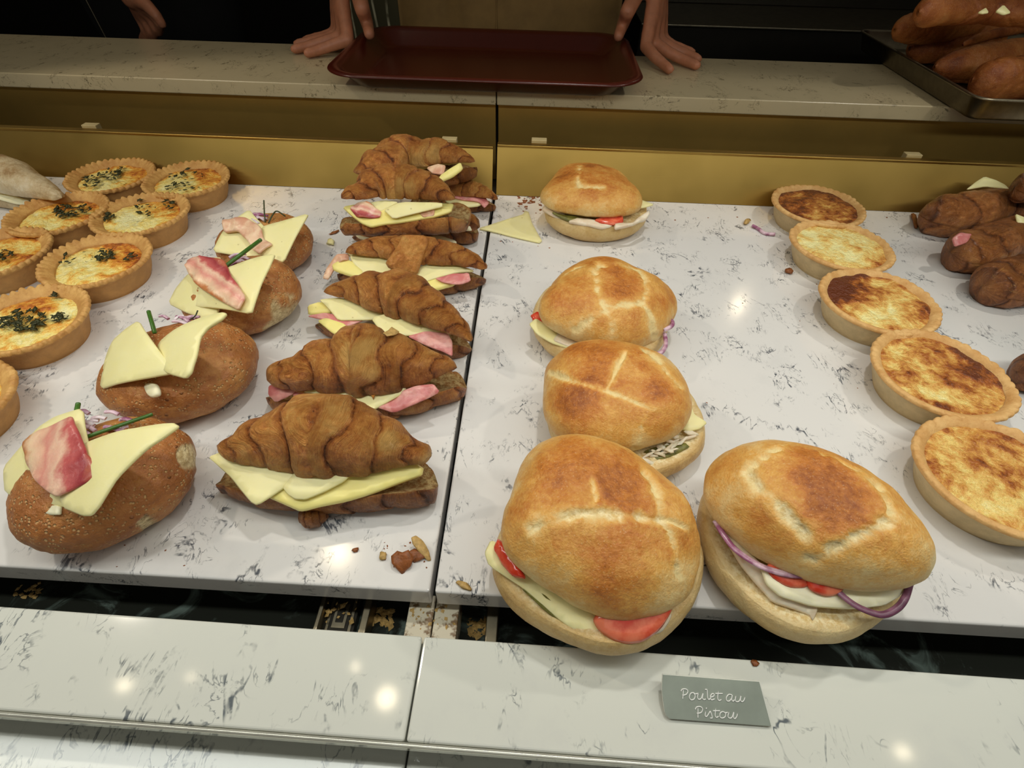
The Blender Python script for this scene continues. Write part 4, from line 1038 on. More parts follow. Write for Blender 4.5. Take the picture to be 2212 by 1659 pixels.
# C1 on top of it
b = [(772, 374, 392), (800, 366, 402), (850, 362, 408), (900, 360, 409), (950, 356, 407), (990, 350, 398), (1016, 347, 384), (1028, 352, 366)]
t = croissant(b, 0.044, 'rearmost croissant with a torn pale patch on its crust, topmost at the panel')
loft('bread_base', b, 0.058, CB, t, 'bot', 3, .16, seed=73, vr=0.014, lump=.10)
loft('bread_top', [(763, 367, 375), (788, 347, 386), (806, 327, 388), (832, 320, 384), (852, 299, 378), (882, 294, 370), (916, 307, 364), (942, 299, 360), (972, 311, 357), (1003, 328, 354), (1026, 345, 353)], 0.078, CT, t, 'top', 3.4, .15, seed=74, bare=[(905, 352, 26, 1.0), (930, 335, 22, 1.1), (885, 360, 18, .8)], cut=-20)
sheet('cheese', [(950, 380), (975, 362), (994, 351), (998, 364), (975, 380), (949, 392)], 0.071, MAT['brie'], t, n=(.1, -.6, 1), thick=0.005, seed=73)
sheet('ham', [(922, 362), (945, 355), (962, 358), (957, 376), (935, 374)], 0.071, MAT['ham_pale'], t, n=(0, -.5, 1), thick=0.0025, ruffle=0.001, seed=74)
sheet('cheese', [(778, 382), (790, 378), (800, 392), (788, 396)], 0.067, MAT['cheese'], t, thick=0.003, seed=75)
# C2b below C2
b = [(758, 496, 506), (795, 486, 521), (850, 480, 529), (910, 478, 534), (970, 474, 535), (1012, 474, 530), (1034, 486, 514)]
t = croissant(b, 0, 'croissant buried under the large open one, its round end to the right')
loft('bread_base', b, 0.014, CB, t, 'bot', 3, .16, seed=75, vr=0.014, floor=0.0, lump=.10)
loft('bread_top', [(770, 470, 500), (820, 450, 505), (880, 446, 506), (940, 446, 506), (985, 452, 505), (1020, 468, 504), (1034, 482, 502)], 0.026, CB, t, 'top', 3, .10, seed=76, vr=0.016)
sheet('cheese', [(915, 512), (950, 508), (985, 520), (984, 532), (955, 522), (925, 520)], 0.022, MAT['white_cheese'], t, n=(0, -.6, 1), thick=0.002, seed=76)
sheet('cheese', [(1003, 486), (1014, 488), (1018, 496), (1006, 496)], 0.030, MAT['white_cheese'], t, n=(0, -.6, 1), thick=0.003, seed=77)
sheet('cheese', [(765, 505), (800, 514), (815, 516), (800, 520), (775, 514)], 0.020, MAT['white_cheese'], t, n=(0, -.6, 1), thick=0.002, seed=79)
# C2
b = [(732, 474, 496), (748, 462, 503), (780, 456, 507), (840, 452, 511), (900, 450, 512), (950, 440, 512), (985, 432, 514), (1003, 446, 506), (1010, 462, 488)]
t = croissant(b, 0.042, 'widest open croissant with bacon and cheese, lying on another croissant')
loft('bread_base', b, 0.054, CT, t, 'bot', 2.6, .16, seed=77, vr=0.016, lump=.10)
loft('bread_top', [(738, 424, 433), (752, 405, 435), (780, 396, 437), (798, 372, 438), (832, 360, 438), (873, 358, 439), (908, 368, 440), (938, 383, 440), (965, 407, 438), (983, 427, 434)], 0.082, CT, t, 'top', 3.2, .14, seed=78, bare=[(875, 405, 26, .7), (850, 425, 26, .55)], cut=-12)
sheet('egg_spread', [(741, 446), (775, 440), (900, 438), (978, 438), (972, 456), (930, 468), (880, 476), (830, 482), (802, 488), (782, 480), (758, 462)], 0.067, MAT['brie'], t, n=(0, -.45, 1), thick=0.004, seed=78)
sheet('bacon', [(755, 448), (772, 438), (795, 437), (822, 455), (820, 468), (798, 470), (772, 468)], 0.070, MAT['bacon'], t, n=(0, -.6, 1), thick=0.002, ruffle=0.002, seed=79, res=0.003)
sheet('bacon', [(905, 458), (920, 448), (938, 447), (936, 464), (915, 468)], 0.070, MAT['ham_pale'], t, n=(0, -.6, 1), thick=0.002, ruffle=0.002, seed=80, res=0.003)
sheet('cheese', [(797, 438), (830, 432), (860, 436), (835, 448), (822, 456)], 0.0725, MAT['cheese'], t, n=(0, -.5, 1), thick=0.002, seed=81)
sheet('cheese', [(829, 452), (865, 436), (955, 438), (954, 446), (905, 458), (850, 472)], 0.0735, MAT['cheese'], t, n=(0, -.5, 1), thick=0.002, seed=82)
# C3
b = [(728, 572, 592), (760, 574, 608), (800, 576, 622), (860, 578, 634), (920, 580, 640), (975, 580, 632), (1018, 580, 618), (1044, 582, 600), (1050, 584, 592)]
t = croissant(b, 0, 'croissant with a flap of dough folded over its front, ham trailing left')
loft('bread_base', b, 0.016, CB, t, 'bot', 3, .16, seed=81, vr=0.016, floor=0.0, lump=.10)
loft('bread_top', [(746, 542, 549), (764, 527, 552), (800, 514, 556), (840, 511, 562), (885, 510, 572), (921, 513, 576), (960, 521, 576), (994, 533, 577), (1030, 553, 582), (1051, 574, 586)], 0.038, CT, t, 'top', 3.2, .13, seed=82, cut=-14)
sheet('dough_flap', [(868, 508), (918, 510), (922, 530), (908, 560), (899, 589), (880, 586), (842, 577), (836, 566), (850, 548), (862, 530)], 0.046, CT, t, n=(.05, -1.1, 1), thick=0.006, bend=(-8, 6), seed=83, rnd=(1, .15))
sheet('cheese', [(750, 543), (790, 545), (845, 550), (850, 585), (812, 597), (780, 588), (762, 565)], 0.0285, MAT['cheese'], t, n=(0, -.35, 1), thick=0.0025, seed=84)
sheet('cheese_block', [(718, 571), (735, 562), (752, 560), (785, 586), (772, 596), (722, 580)], 0.026, MAT['brie'], t, n=(0, -.3, 1), thick=0.006, seed=85)
sheet('cheese', [(895, 580), (920, 572), (980, 570), (1026, 585), (985, 588), (950, 596), (910, 610), (890, 600)], 0.0285, MAT['cheese'], t, n=(0, -.35, 1), thick=0.0025, seed=86)
sheet('cheese_block', [(905, 612), (946, 600), (985, 606), (975, 612), (945, 620), (921, 625)], 0.0225, MAT['brie'], t, n=(0, -.3, 1), thick=0.006, seed=87)
sheet('ham', [(940, 600), (975, 592), (1012, 589), (1016, 607), (980, 615), (955, 608)], 0.0275, MAT['ham'], t, n=(0, -.4, 1), thick=0.002, ruffle=0.0015, seed=88, res=0.003)
sheet('ham', [(752, 548), (730, 550), (716, 560), (704, 580), (696, 599), (706, 600), (718, 582), (728, 568), (750, 560)], 0.026, MAT['ham_pale'], t, n=(-.2, -.5, 1), thick=0.002, ruffle=0.002, seed=89, res=0.003)
# C4
b = [(679, 682, 693), (705, 686, 718), (745, 694, 738), (790, 702, 754), (850, 710, 768), (920, 714, 777), (970, 718, 774), (1004, 726, 760), (1019, 736, 746)]
t = croissant(b, 0, 'croissant slanting to the right with two cheese slices pushed out, fourth from the panel')
loft('bread_base', b, 0.014, CB, t, 'bot', 3, .16, seed=91, vr=0.014, floor=0.0, lump=.10)
loft('bread_top', [(699, 626, 634), (720, 613, 640), (755, 602, 650), (793, 587, 665), (820, 592, 676), (851, 583, 687), (883, 592, 697), (914, 618, 705), (943, 638, 714), (970, 666, 721), (1000, 697, 731), (1018, 732, 742)], 0.040, CT, t, 'top', 3.6, .14, seed=92, slant=.5, cut=-12)
sheet('cheese_block', [(666, 659), (690, 652), (712, 660), (715, 672), (668, 676)], 0.028, MAT['brie'], t, n=(0, -.4, 1), thick=0.006, seed=91)
sheet('cheese', [(686, 692), (705, 686), (745, 700), (752, 722), (735, 728), (712, 712)], 0.0225, MAT['brie'], t, n=(0, -.35, 1), thick=0.003, seed=92)
sheet('ham', [(663, 683), (700, 675), (735, 680), (785, 690), (760, 700), (735, 706), (700, 688)], 0.0255, MAT['ham'], t, n=(0, -.35, 1), thick=0.002, ruffle=0.0015, seed=93, res=0.003)
sheet('cheese', [(690, 647), (735, 642), (800, 655), (870, 680), (840, 688), (787, 690), (731, 690), (716, 672), (702, 657)], 0.0305, MAT['cheese'], t, n=(0, -.35, 1), thick=0.0025, seed=94)
sheet('cheese', [(802, 686), (850, 674), (920, 692), (976, 718), (930, 722), (880, 723), (831, 726)], 0.0305, MAT['cheese'], t, n=(0, -.35, 1), thick=0.0025, seed=95)
sheet('ham', [(880, 726), (920, 716), (965, 718), (976, 738), (976, 768), (955, 757), (915, 742)], 0.027, MAT['ham'], t, n=(0, -.5, 1), thick=0.002, ruffle=0.0015, seed=96, res=0.003)
# C5
b = [(576, 832, 858), (592, 826, 876), (630, 824, 888), (690, 824, 900), (760, 826, 906), (830, 824, 908), (880, 816, 900), (925, 806, 884), (960, 800, 872), (990, 801, 858), (1008, 814, 840)]
t = croissant(b, 0, 'croissant with ragged flaky middle and ham at both ends, second nearest')
loft('bread_base', b, 0.017, CT, t, 'bot', 3, .16, seed=101, vr=0.017, floor=0.0, lump=.10)
loft('bread_top', [(576, 806, 834), (592, 786, 838), (614, 776, 842), (640, 773, 844), (666, 752, 846), (689, 738, 848), (729, 730, 852), (755, 710, 856), (784, 697, 858), (808, 714, 858), (828, 726, 854), (860, 721, 846), (891, 735, 838), (932, 757, 822), (965, 770, 806), (987, 788, 800)], 0.042, CT, t, 'top', 3.6, .13, seed=102, slant=.25, bare=[(765, 770, 28, .9), (790, 750, 24, .8), (800, 800, 26, .6), (760, 740, 18, .7)], lump=.07, cut=-14)
sheet('ham', [(580, 834), (600, 828), (636, 838), (632, 850), (595, 868), (579, 852)], 0.033, MAT['ham'], t, n=(-.1, -.9, 1), thick=0.002, bend=(6, 0), seed=101)
sheet('ham', [(630, 846), (654, 848), (650, 860), (640, 870)], 0.030, MAT['ham'], t, n=(0, -.7, 1), thick=0.002, seed=103)
sheet('cheese', [(650, 845), (700, 825), (800, 820), (888, 828), (862, 853), (816, 878), (790, 889), (765, 872), (735, 856)], 0.034, MAT['cheese'], t, n=(0, -.4, 1), thick=0.0025, seed=104)
sheet('ham', [(816, 880), (868, 847), (909, 831), (935, 830), (948, 846), (903, 869), (851, 891)], 0.0335, MAT['ham'], t, n=(0, -.6, 1), thick=0.0022, ruffle=0.0016, seed=105, res=0.003)
# C6 nearest
b = [(467, 1010, 1046), (480, 1002, 1056), (520, 1008, 1068), (580, 1016, 1090), (650, 1020, 1102), (706, 1022, 1106), (780, 1018, 1100), (850, 1012, 1094), (900, 1006, 1090), (930, 1006, 1084), (945, 1018, 1062)]
t = croissant(b, 0, 'large smooth croissant with three cheese slices fanned out, nearest the front')
loft('bread_base', b, 0.019, CB, t, 'bot', 3, .16, seed=111, vr=0.019, floor=0.0, lump=.11)
loft('bread_top', [(469, 958, 966), (486, 948, 984), (510, 936, 998), (546, 906, 1002), (592, 892, 1010), (620, 872, 1016), (645, 857, 1020), (690, 854, 1024), (748, 858, 1026), (778, 880, 1024), (820, 896, 1020), (850, 912, 1014), (872, 936, 1008), (898, 951, 1004), (932, 968, 1000)], 0.046, CT, t, 'top', 3.4, .12, seed=112, slant=.3, bare=[(835, 950, 26, .8), (690, 880, 70, .30), (925, 990, 20, .9)], lump=.04, cut=-14)
loft('tail', [(648, 1104, 1128), (662, 1094, 1138), (684, 1092, 1136), (706, 1090, 1116)], 0.009, CB, t, 'full', 2, .1, seed=113, vr=0.009, n=50)
sheet('cheese_block', [(583, 1072), (640, 1030), (760, 1008), (890, 998), (908, 1010), (905, 1024), (800, 1062), (720, 1082), (652, 1100)], 0.0345, MAT['brie'], t, n=(0, -.3, 1), thick=0.006, seed=111, rnd=(1, .06))
sheet('cheese', [(612, 1052), (640, 1018), (775, 1004), (757, 1024), (740, 1040), (700, 1060), (660, 1077), (638, 1076), (622, 1066)], 0.0375, MAT['cheese'], t, n=(0, -.3, 1), thick=0.0025, seed=112)
sheet('cheese', [(447, 984), (488, 970), (530, 980), (680, 1000), (640, 1030), (592, 1063), (562, 1083), (552, 1087), (541, 1081), (500, 1030), (468, 1002)], 0.0385, MAT['cheese'], t, n=(0, -.25, 1), thick=0.0028, bend=(1.5, 0), seed=113)

# ragged flakes on the second nearest croissant
tc5 = [o for o in bpy.data.objects if o.get('label', '').startswith('croissant with ragged')][0]
for k, (pl, zz, nv) in enumerate((([(786, 828), (802, 826), (812, 846), (806, 864), (798, 846)], .040, (.1, -1.3, 1)), ([(742, 796), (764, 786), (776, 806), (768, 824), (750, 812)], .052, (0, -1.0, 1)),
      ([(770, 812), (790, 806), (796, 826), (784, 842), (776, 828)], .047, (-.2, -1.1, 1)), ([(828, 718), (846, 708), (862, 716), (850, 724), (836, 726)], .072, (.2, .3, 1)), ([(640, 838), (652, 828), (664, 836), (656, 848), (644, 848)], .036, (0, -1.2, 1)), ([(886, 826), (898, 822), (902, 834), (892, 838)], .036, (0, -1.2, 1)))):
    sheet('flake', pl, zz, MAT['crumb_pale'] if k % 2 else MAT['crumb_gold'], tc5, n=nv, thick=0.0008, ruffle=0.0012, freq=200, seed=300 + k, res=0.0025, rnd=(0, 0))
# ------------------------------------------------------------------ wholegrain rolls with cheese and bacon
RG = 'open wholegrain rolls with cheese'
def grain_roll(c, a, b, h, rot, seed, label, torn=None, harm=()):
    t = thing('cheese_roll', (c[0], c[1], 0), label, 'roll', RG)
    roll_body('bread', (c[0], c[1], 0), a, b, h, rot, MAT['grain'], t, seed, 0.05, torn, harm)
    return t
def on_roll(c, a, b, h, rot, n, k):
    ctr, nn_, s = ellipsoid_support((c[0], c[1], 0), a, b, h, rot, n)
    return ctr + nn_ * (s * 0.95 + k)
def onions(t, box, z, cnt, seed, zspan=0.004):
    r = random.Random(seed)
    for i in range(cnt):
        x = r.uniform(box[0], box[2]); y = r.uniform(box[1], box[3]); a = r.uniform(-0.9, 0.7); L = r.uniform(9, 20)
        zz = z + r.uniform(0, zspan)
        p = [Zp(x - L * math.cos(a), y - L * math.sin(a) * .6, zz), Zp(x, y - 3, zz + .001), Zp(x + L * math.cos(a), y + L * math.sin(a) * .6, zz)]
        strand('onion', p, 0.0016, MAT['onion'] if i % 3 else MAT['onion_pale'], t, n=8, nv=7, flat=0.7)
MAT['onion_pale'] = mat_ham('pale_onion', (206, 176, 190), (238, 224, 226))
# B4
c, a, b_, h, ro = (-0.300, 0.206), 0.0585, 0.0495, 0.066, math.radians(38)
t = grain_roll(c, a, b_, h, ro, 5, 'large seeded roll with a broad bacon slice and two chives, nearest the front', torn=[(410, 985, 30), (318, 1130, 22)])
n1 = (-0.28, -0.30, 0.92)
def S(name, poly, n, k, mat, seed, **kw): return sheet(name, poly, 0, mat, t, n=n, org=on_roll(c, a, b_, h, ro, n, k), seed=seed, **kw)
S('butter', [(70, 1090), (125, 1092), (122, 1110), (95, 1108)], n1, -0.004, MAT['white_cheese'], 4, thick=0.003)
S('cheese', [(-6, 1005), (41, 960), (75, 920), (110, 897), (165, 878), (178, 960), (160, 1095), (95, 1085), (0, 1063)], n1, 0.0005, MAT['cheese'], 5, bend=(2.5, 2.5), thick=0.0025)
S('cheese', [(110, 1000), (150, 960), (250, 930), (356, 907), (368, 914), (340, 940), (310, 965), (247, 1030), (205, 1090), (186, 1109), (168, 1109), (120, 1090)], n1, 0.0035, MAT['cheese'], 6, bend=(2.5, 2.5), thick=0.0025)
S('bacon', [(38, 954), (57, 935), (90, 922), (120, 910), (146, 897), (158, 925), (177, 973), (201, 1018), (177, 1036), (145, 1052), (111, 1068), (95, 1058), (70, 1033), (47, 992)], n1, 0.0065, MAT['bacon'], 7, ruffle=0.0009, freq=130, thick=0.0025, res=0.003, bend=(2, 2), along=(0.35, -1))
on = on_roll(c, a, b_, h, ro, n1, 0.004)
onions(t, (175, 890, 275, 930), h * 0.93, 12, 3)
sheet('onion', [(156, 925), (170, 923), (192, 936), (178, 946), (165, 942)], h * 0.99, MAT['onion'], t, n=(0, -.6, 1), thick=0.003, bend=(-10, 0), seed=9)
strand('chive', [Zp(155, 935, h * .99), Zp(162, 905, h * 1.04), Zp(169, 872, h * 1.05)], 0.0017, MAT['chive'], t)
strand('chive', [Zp(172, 949, h * 1.04), Zp(250, 922, h * 1.02), Zp(329, 895, h * .93)], 0.0014, MAT['chive'], t)
# B3
c, a, b_, h, ro = (-0.305, 0.3255), 0.0640, 0.0520, 0.064, math.radians(32)
t = grain_roll(c, a, b_, h, ro, 8, 'large dark seeded roll with two plain cheese slices and no bacon')
n1 = (-0.36, -0.30, 0.88)
S('cheese', [(326, 732), (380, 705), (424, 686), (474, 671), (480, 674), (470, 688), (443, 708), (428, 727), (420, 765), (405, 800), (392, 812), (360, 803), (335, 790)], n1, 0.001, MAT['cheese'], 11, bend=(2.5, 2.5), thick=0.0028)
S('cheese', [(288, 688), (262, 705), (234, 730), (218, 778), (206, 835), (272, 819), (345, 799), (355, 787), (325, 740)], n1, 0.0045, MAT['cheese'], 12, bend=(2.5, 2.5), thick=0.0028)
onions(t, (345, 686, 418, 702), h * 0.84, 9, 5)
strand('chive', [Zp(335, 722, h * .92), Zp(328, 697, h * .97), Zp(321, 673, h * .98)], 0.0018, MAT['chive'], t)
strand('chive', [Zp(306, 816, h * .60), Zp(298, 832, h * .55), Zp(291, 847, h * .47)], 0.0016, MAT['chive'], t)
strand('chive', [Zp(412, 690, h * .92), Zp(422, 682, h * .97), Zp(427, 671, h * .98)], 0.0006, MAT['chive_dark'], t)
S('sauce_drop', [(310, 832), (322, 826), (338, 834), (340, 850), (326, 856), (314, 846)], n1, -0.008, MAT['white_cheese'], 15, thick=0.004, rnd=(2, .22))
# B2
c, a, b_, h, ro = (-0.298, 0.4400), 0.0580, 0.0530, 0.062, math.radians(25)
t = grain_roll(c, a, b_, h, ro, 12, 'seeded roll with torn pale end and a curled red bacon slice', torn=[(625, 672, 44), (590, 715, 26)])
n1 = (-0.30, -0.32, 0.9)
S('cheese', [(462, 542), (400, 585), (372, 620), (357, 650), (400, 672), (430, 682), (455, 685), (464, 660), (480, 600)], n1, 0.001, MAT['cheese'], 21, bend=(2.5, 2.5), thick=0.0026)
S('cheese', [(585, 541), (530, 560), (484, 578), (440, 605), (383, 643), (396, 654), (460, 661), (533, 671), (548, 635), (558, 608), (575, 570)], n1, 0.0042, MAT['cheese'], 22, bend=(2.0, 2.0), thick=0.0026)
S('bacon', [(400, 562), (420, 553), (440, 553), (478, 558), (487, 581), (506, 607), (526, 638), (509, 665), (475, 648), (427, 616), (402, 588)], n1, 0.0085, MAT['bacon'], 23, ruffle=0.0022, freq=110, thick=0.0025, res=0.003, along=(0.75, -0.66))
onions(t, (495, 552, 545, 570), h * 0.92, 7, 8)
strand('chive', [Zp(483, 578, h * 1.02), Zp(523, 548, h * 1.08), Zp(563, 518, h * 1.05)], 0.0020, MAT['chive'], t)
# B1
c, a, b_, h, ro = (-0.316, 0.545), 0.0540, 0.0520, 0.056, math.radians(15)
t = grain_roll(c, a, b_, h, ro, 16, 'smallest seeded roll with pale bacon and wiry chives, farthest back')
n1 = (-0.05, -0.32, 0.94)
S('cheese', [(535, 449), (500, 475), (478, 500), (456, 538), (520, 550), (570, 556), (580, 500), (552, 470)], n1, 0.001, MAT['cheese'], 31, bend=(2.0, 2.0), thick=0.0026)
S('cheese', [(664, 458), (610, 475), (562, 488), (558, 545), (585, 557), (611, 562), (636, 512), (650, 485)], n1, 0.0038, MAT['cheese'], 32, bend=(1.5, 1.5), thick=0.0026)
S('bacon', [(480, 475), (505, 470), (535, 471), (563, 493), (566, 513), (586, 524), (572, 535), (560, 548), (544, 537), (535, 518), (513, 496), (481, 497)], n1, 0.0075, MAT['ham_pale'], 33, ruffle=0.0022, freq=120, thick=0.003, res=0.003)
onions(t, (546, 464, 576, 478), h * 0.98, 7, 11)
strand('chive', [Zp(573, 480, h * 1.0), Zp(571, 458, h * 1.12), Zp(570, 433, h * 1.2)], 0.0008, MAT['chive_dark'], t)
strand('chive', [Zp(580, 482, h * 1.0), Zp(588, 466, h * 1.08), Zp(598, 456, h * 1.1), Zp(616, 467, h * 1.04)], 0.0008, MAT['chive_dark'], t)

# ------------------------------------------------------------------ floury baguette at the left
b = [(-160, 405, 440), (-110, 402, 442), (-40, 405, 445), (10, 415, 448), (40, 425, 450), (62, 434, 446)]
t = thing('floury_baguette', Zp(-60, 425), 'flour-dusted baguette sandwich at the left picture edge by the gold panel', 'baguette')
loft('bread_base', b, 0.012, MAT['flour'], t, 'bot', 1, 0, seed=121, vr=0.012, floor=0)
loft('bread_top', [(-170, 322, 410), (-110, 324, 412), (-50, 326, 414), (0, 335, 420), (36, 347, 428), (60, 368, 432), (88, 382, 434), (112, 400, 436), (134, 418, 436)], 0.036, MAT['flour'], t, 'top', 1, 0, seed=122, lump=.05)
sheet('cheese', [(-60, 408), (0, 404), (22, 420), (62, 432), (52, 441), (28, 438), (0, 430)], 0.023, MAT['white_cheese'], t, n=(0, -.5, 1), thick=0.003, seed=121)

# ------------------------------------------------------------------ brown filled pastries at the right
PG = 'brown filled pastries at the right edge'
GZ = MAT['glazed']
def pastry(st, zc, seed, label, nseg=2.2, amp=.10, vr=None, floor=0.0, z0=0.0, bare=()):
    m = st[len(st) // 2]; p = Zp(m[0], (m[1] + m[2]) / 2, zc)
    t = thing('brown_pastry', (p[0], p[1], z0), label, 'pastry', PG)
    loft('bread', st, zc, GZ, t, 'full', nseg, amp, seed=seed, vr=vr, floor=floor, lump=.07, bare=bare)
    return t
t = pastry([(1988, 444, 468), (2008, 430, 496), (2040, 418, 512), (2090, 412, 508), (2140, 408, 496), (2190, 404, 490), (2240, 412, 480)], 0.024, 131, 'dark brown pastry in the right rear corner with a cheese tip on top', vr=0.026)
sheet('cheese', [(2088, 409), (2110, 392), (2128, 381), (2150, 388), (2172, 398), (2190, 418), (2165, 406), (2130, 402)], 0.052, MAT['cheese'], t, n=(0, -.5, 1), thick=0.002, seed=131)
t = pastry([(2053, 528, 560), (2066, 506, 584), (2090, 494, 592), (2120, 488, 584), (2150, 478, 572), (2190, 466, 560), (2250, 450, 545)], 0.022, 133, 'brown pastry with a pink ham fold on its tip, right edge', vr=0.024, bare=[(2110, 565, 16, .7), (2175, 560, 14, .9)])
sheet('ham', [(2058, 515), (2075, 503), (2098, 506), (2090, 522), (2064, 532)], 0.043, MAT['ham'], t, n=(0, -.8, 1), thick=0.003, bend=(-8, 0), seed=133)
sheet('cheese', [(2194, 462), (2215, 470), (2225, 490), (2208, 506), (2202, 490)], 0.046, MAT['cheese'], t, n=(0, -.5, 1), thick=0.002, seed=134)
pastry([(2120, 604, 636), (2136, 576, 660), (2162, 555, 673), (2192, 545, 670), (2230, 540, 656), (2270, 536, 640)], 0.020, 135, 'smooth brown pastry in front of the ham-tipped one, cut by the right edge', vr=0.022)
pastry([(2192, 392, 418), (2206, 376, 436), (2240, 366, 444), (2300, 362, 444)], 0.066, 137, 'brown pastry lying on top in the right rear corner, cut by the edge', vr=0.018, floor=0.049, z0=0.049)
pastry([(2196, 790, 815), (2212, 768, 838), (2250, 755, 850), (2300, 750, 855)], 0.020, 139, 'sliver of a brown pastry beside the second nearest browned quiche', vr=0.02)
# ------------------------------------------------------------------ serving tray on the counter
def rrect(cx, cy, hx, hy, r, n=14):
    P = []
    for k, (sx, sy) in enumerate(((1, 1), (-1, 1), (-1, -1), (1, -1))):
        for i in range(n):
            a = math.pi / 2 * (k + i / (n - 1)); P.append((cx + sx * (hx - r) + r * math.cos(a), cy + sy * (hy - r) + r * math.sin(a)))
    return np.array(P)
def tray_mesh(name, cx, cy, hx, hy, r, z, prof, mat, parent, fill=True):
    rings = []
    for d, h in prof:
        q = rrect(cx, cy, hx - d, hy - d, max(r - d * 0.8, 0.006)); rings.append(np.c_[q, np.full(len(q), z + h)])
    V = np.vstack(rings); n = len(rings[0]); F = [f[::-1] for f in grid_faces(len(rings), n, False, True)]
    F.append(list(range(n))); F.append([(len(rings) - 1) * n + i for i in range(n)][::-1])
    bm = bmesh.new(); vs = [bm.verts.new(v) for v in V]
    for f in F: bm.faces.new([vs[k] for k in f])
    bmesh.ops.recalc_face_normals(bm, faces=bm.faces); bm.verts.index_update(); F = [[v.index for v in f.verts] for f in bm.faces]; bm.free()
    return mesh(name, V, F, mat, parent)
t = thing('serving_tray', (-0.081, 0.96, ZC), 'maroon plastic serving tray lying across the counter joint', 'tray')
tray_mesh('tray_body', -0.081, 0.960, 0.2295, 0.153, 0.058, ZC + 0.0006, [(0.046, 0.0), (0.040, 0.0006), (0.036, 0.003), (0.016, 0.020), (0.011, 0.0235), (0.004, 0.0245), (0.0005, 0.0235), (0.0, 0.0245), (0.0012, 0.0262), (0.006, 0.0272), (0.013, 0.0262), (0.019, 0.022), (0.038, 0.006), (0.043, 0.0035), (0.050, 0.0026), (0.09, 0.0026)], MAT['tray'], t)

# ------------------------------------------------------------------ sheet pan with pastries
t = thing('sheet_pan', (0.775, 0.992, ZC), 'worn steel sheet pan full of pastries on the right end of the counter', 'pan')
tray_mesh('pan_body', 0.775, 0.992, 0.192, 0.198, 0.022, ZC + 0.0006, [(0.014, 0.0), (0.011, 0.001), (0.010, 0.004), (0.003, 0.0255), (0.0004, 0.027), (0.0, 0.0285), (0.0012, 0.0298), (0.004, 0.0298), (0.0052, 0.0285), (0.0055, 0.0265), (0.0125, 0.004), (0.016, 0.002), (0.05, 0.002)], MAT['steel'], t)
PG2 = 'pastries heaped on the sheet pan'
def pan_pastry(st, zc, seed, label, vr, floor, nseg=1.6, amp=.07):
    m = st[len(st) // 2]; p = Zp(m[0], (m[1] + m[2]) / 2, zc)
    t = thing('pan_pastry', (p[0], p[1], floor), label, 'pastry', PG2)
    loft('bread', st, zc, MAT['panbread'], t, 'full', nseg, amp, seed=seed, vr=vr, floor=floor, lump=.06)
    return t
MAT['panbread'] = mat_bun('baked_pastry_crust', pale=(206, 140, 78), gold=(186, 112, 54), brown=(156, 84, 40), dark=(120, 60, 28))
FZ = ZC + 0.0045
pan_pastry([(1934, 56, 72), (1948, 42, 82), (1968, 34, 86), (2010, 28, 86), (2060, 24, 80), (2110, 22, 72)], 0.172, 151, 'golden pastry at the rear corner of the sheet pan', 0.030, 0.144)
pan_pastry([(1966, 92, 112), (1984, 76, 126), (2012, 68, 132), (2050, 66, 132), (2100, 66, 126), (2150, 66, 116)], 0.138, 152, 'puffed pastry second from the rear corner of the sheet pan', 0.028, FZ)
tf = pan_pastry([(2020, 134, 150), (2052, 118, 164), (2092, 108, 172), (2140, 102, 172), (2190, 96, 164), (2250, 88, 152)], 0.138, 153, 'long pastry slanting across the middle of the sheet pan', 0.03, FZ)
loft('fold', [(2080, 92, 100), (2110, 76, 92), (2150, 62, 84), (2200, 50, 76), (2260, 38, 66)], 0.162, MAT['panbread'], tf, 'full', 1, .03, seed=156, vr=0.007)
pan_pastry([(2100, 160, 182), (2116, 144, 200), (2150, 134, 210), (2200, 126, 210), (2260, 118, 202)], 0.140, 154, 'round-ended pastry nearest the front of the sheet pan', 0.028, FZ)
t = pan_pastry([(1985, 14, 38), (2010, -8, 52), (2060, -30, 62), (2120, -36, 66), (2190, -24, 66), (2250, -10, 60)], 0.214, 155, 'reddish pastry with cheese corners, topmost on the sheet pan', 0.020, 0.194)
sheet('cheese', [(2114, 26), (2130, 16), (2136, 26), (2124, 28)], 0.234, MAT['cheese'], t, n=(0, -.6, 1), thick=0.002, seed=155)
sheet('cheese', [(2152, 24), (2168, 10), (2184, 26), (2170, 30)], 0.234, MAT['cheese'], t, n=(0, -.6, 1), thick=0.002, seed=156)
# ------------------------------------------------------------------ people
def capsule(p0, p1, r0, r1, n=14):
    p0 = np.asarray(p0, float); p1 = np.asarray(p1, float); d = p1 - p0; L = np.linalg.norm(d); d = d / (L + 1e-9)
    ref = np.array([0, 0, 1.0]) if abs(d[2]) < .9 else np.array([1.0, 0, 0]); a = np.cross(d, ref); a /= np.linalg.norm(a); b = np.cross(d, a)
    rows = []
    for k in range(6): th = -math.pi / 2 + math.pi / 2 * k / 5; rows.append((p0 + d * r0 * math.sin(th), max(r0 * math.cos(th), 1e-5)))
    for k in range(6): th = math.pi / 2 * k / 5; rows.append((p1 + d * r1 * math.sin(th), max(r1 * math.cos(th), 1e-5)))
    V = []
    for c, r in rows:
        for j in range(n): t = 2 * math.pi * j / n; V.append(c + r * (a * math.cos(t) + b * math.sin(t)))
    F = grid_faces(len(rows), n, False, True); F.append(list(range(n))); F.append([(len(rows) - 1) * n + j for j in range(n)])
    return np.array(V), F
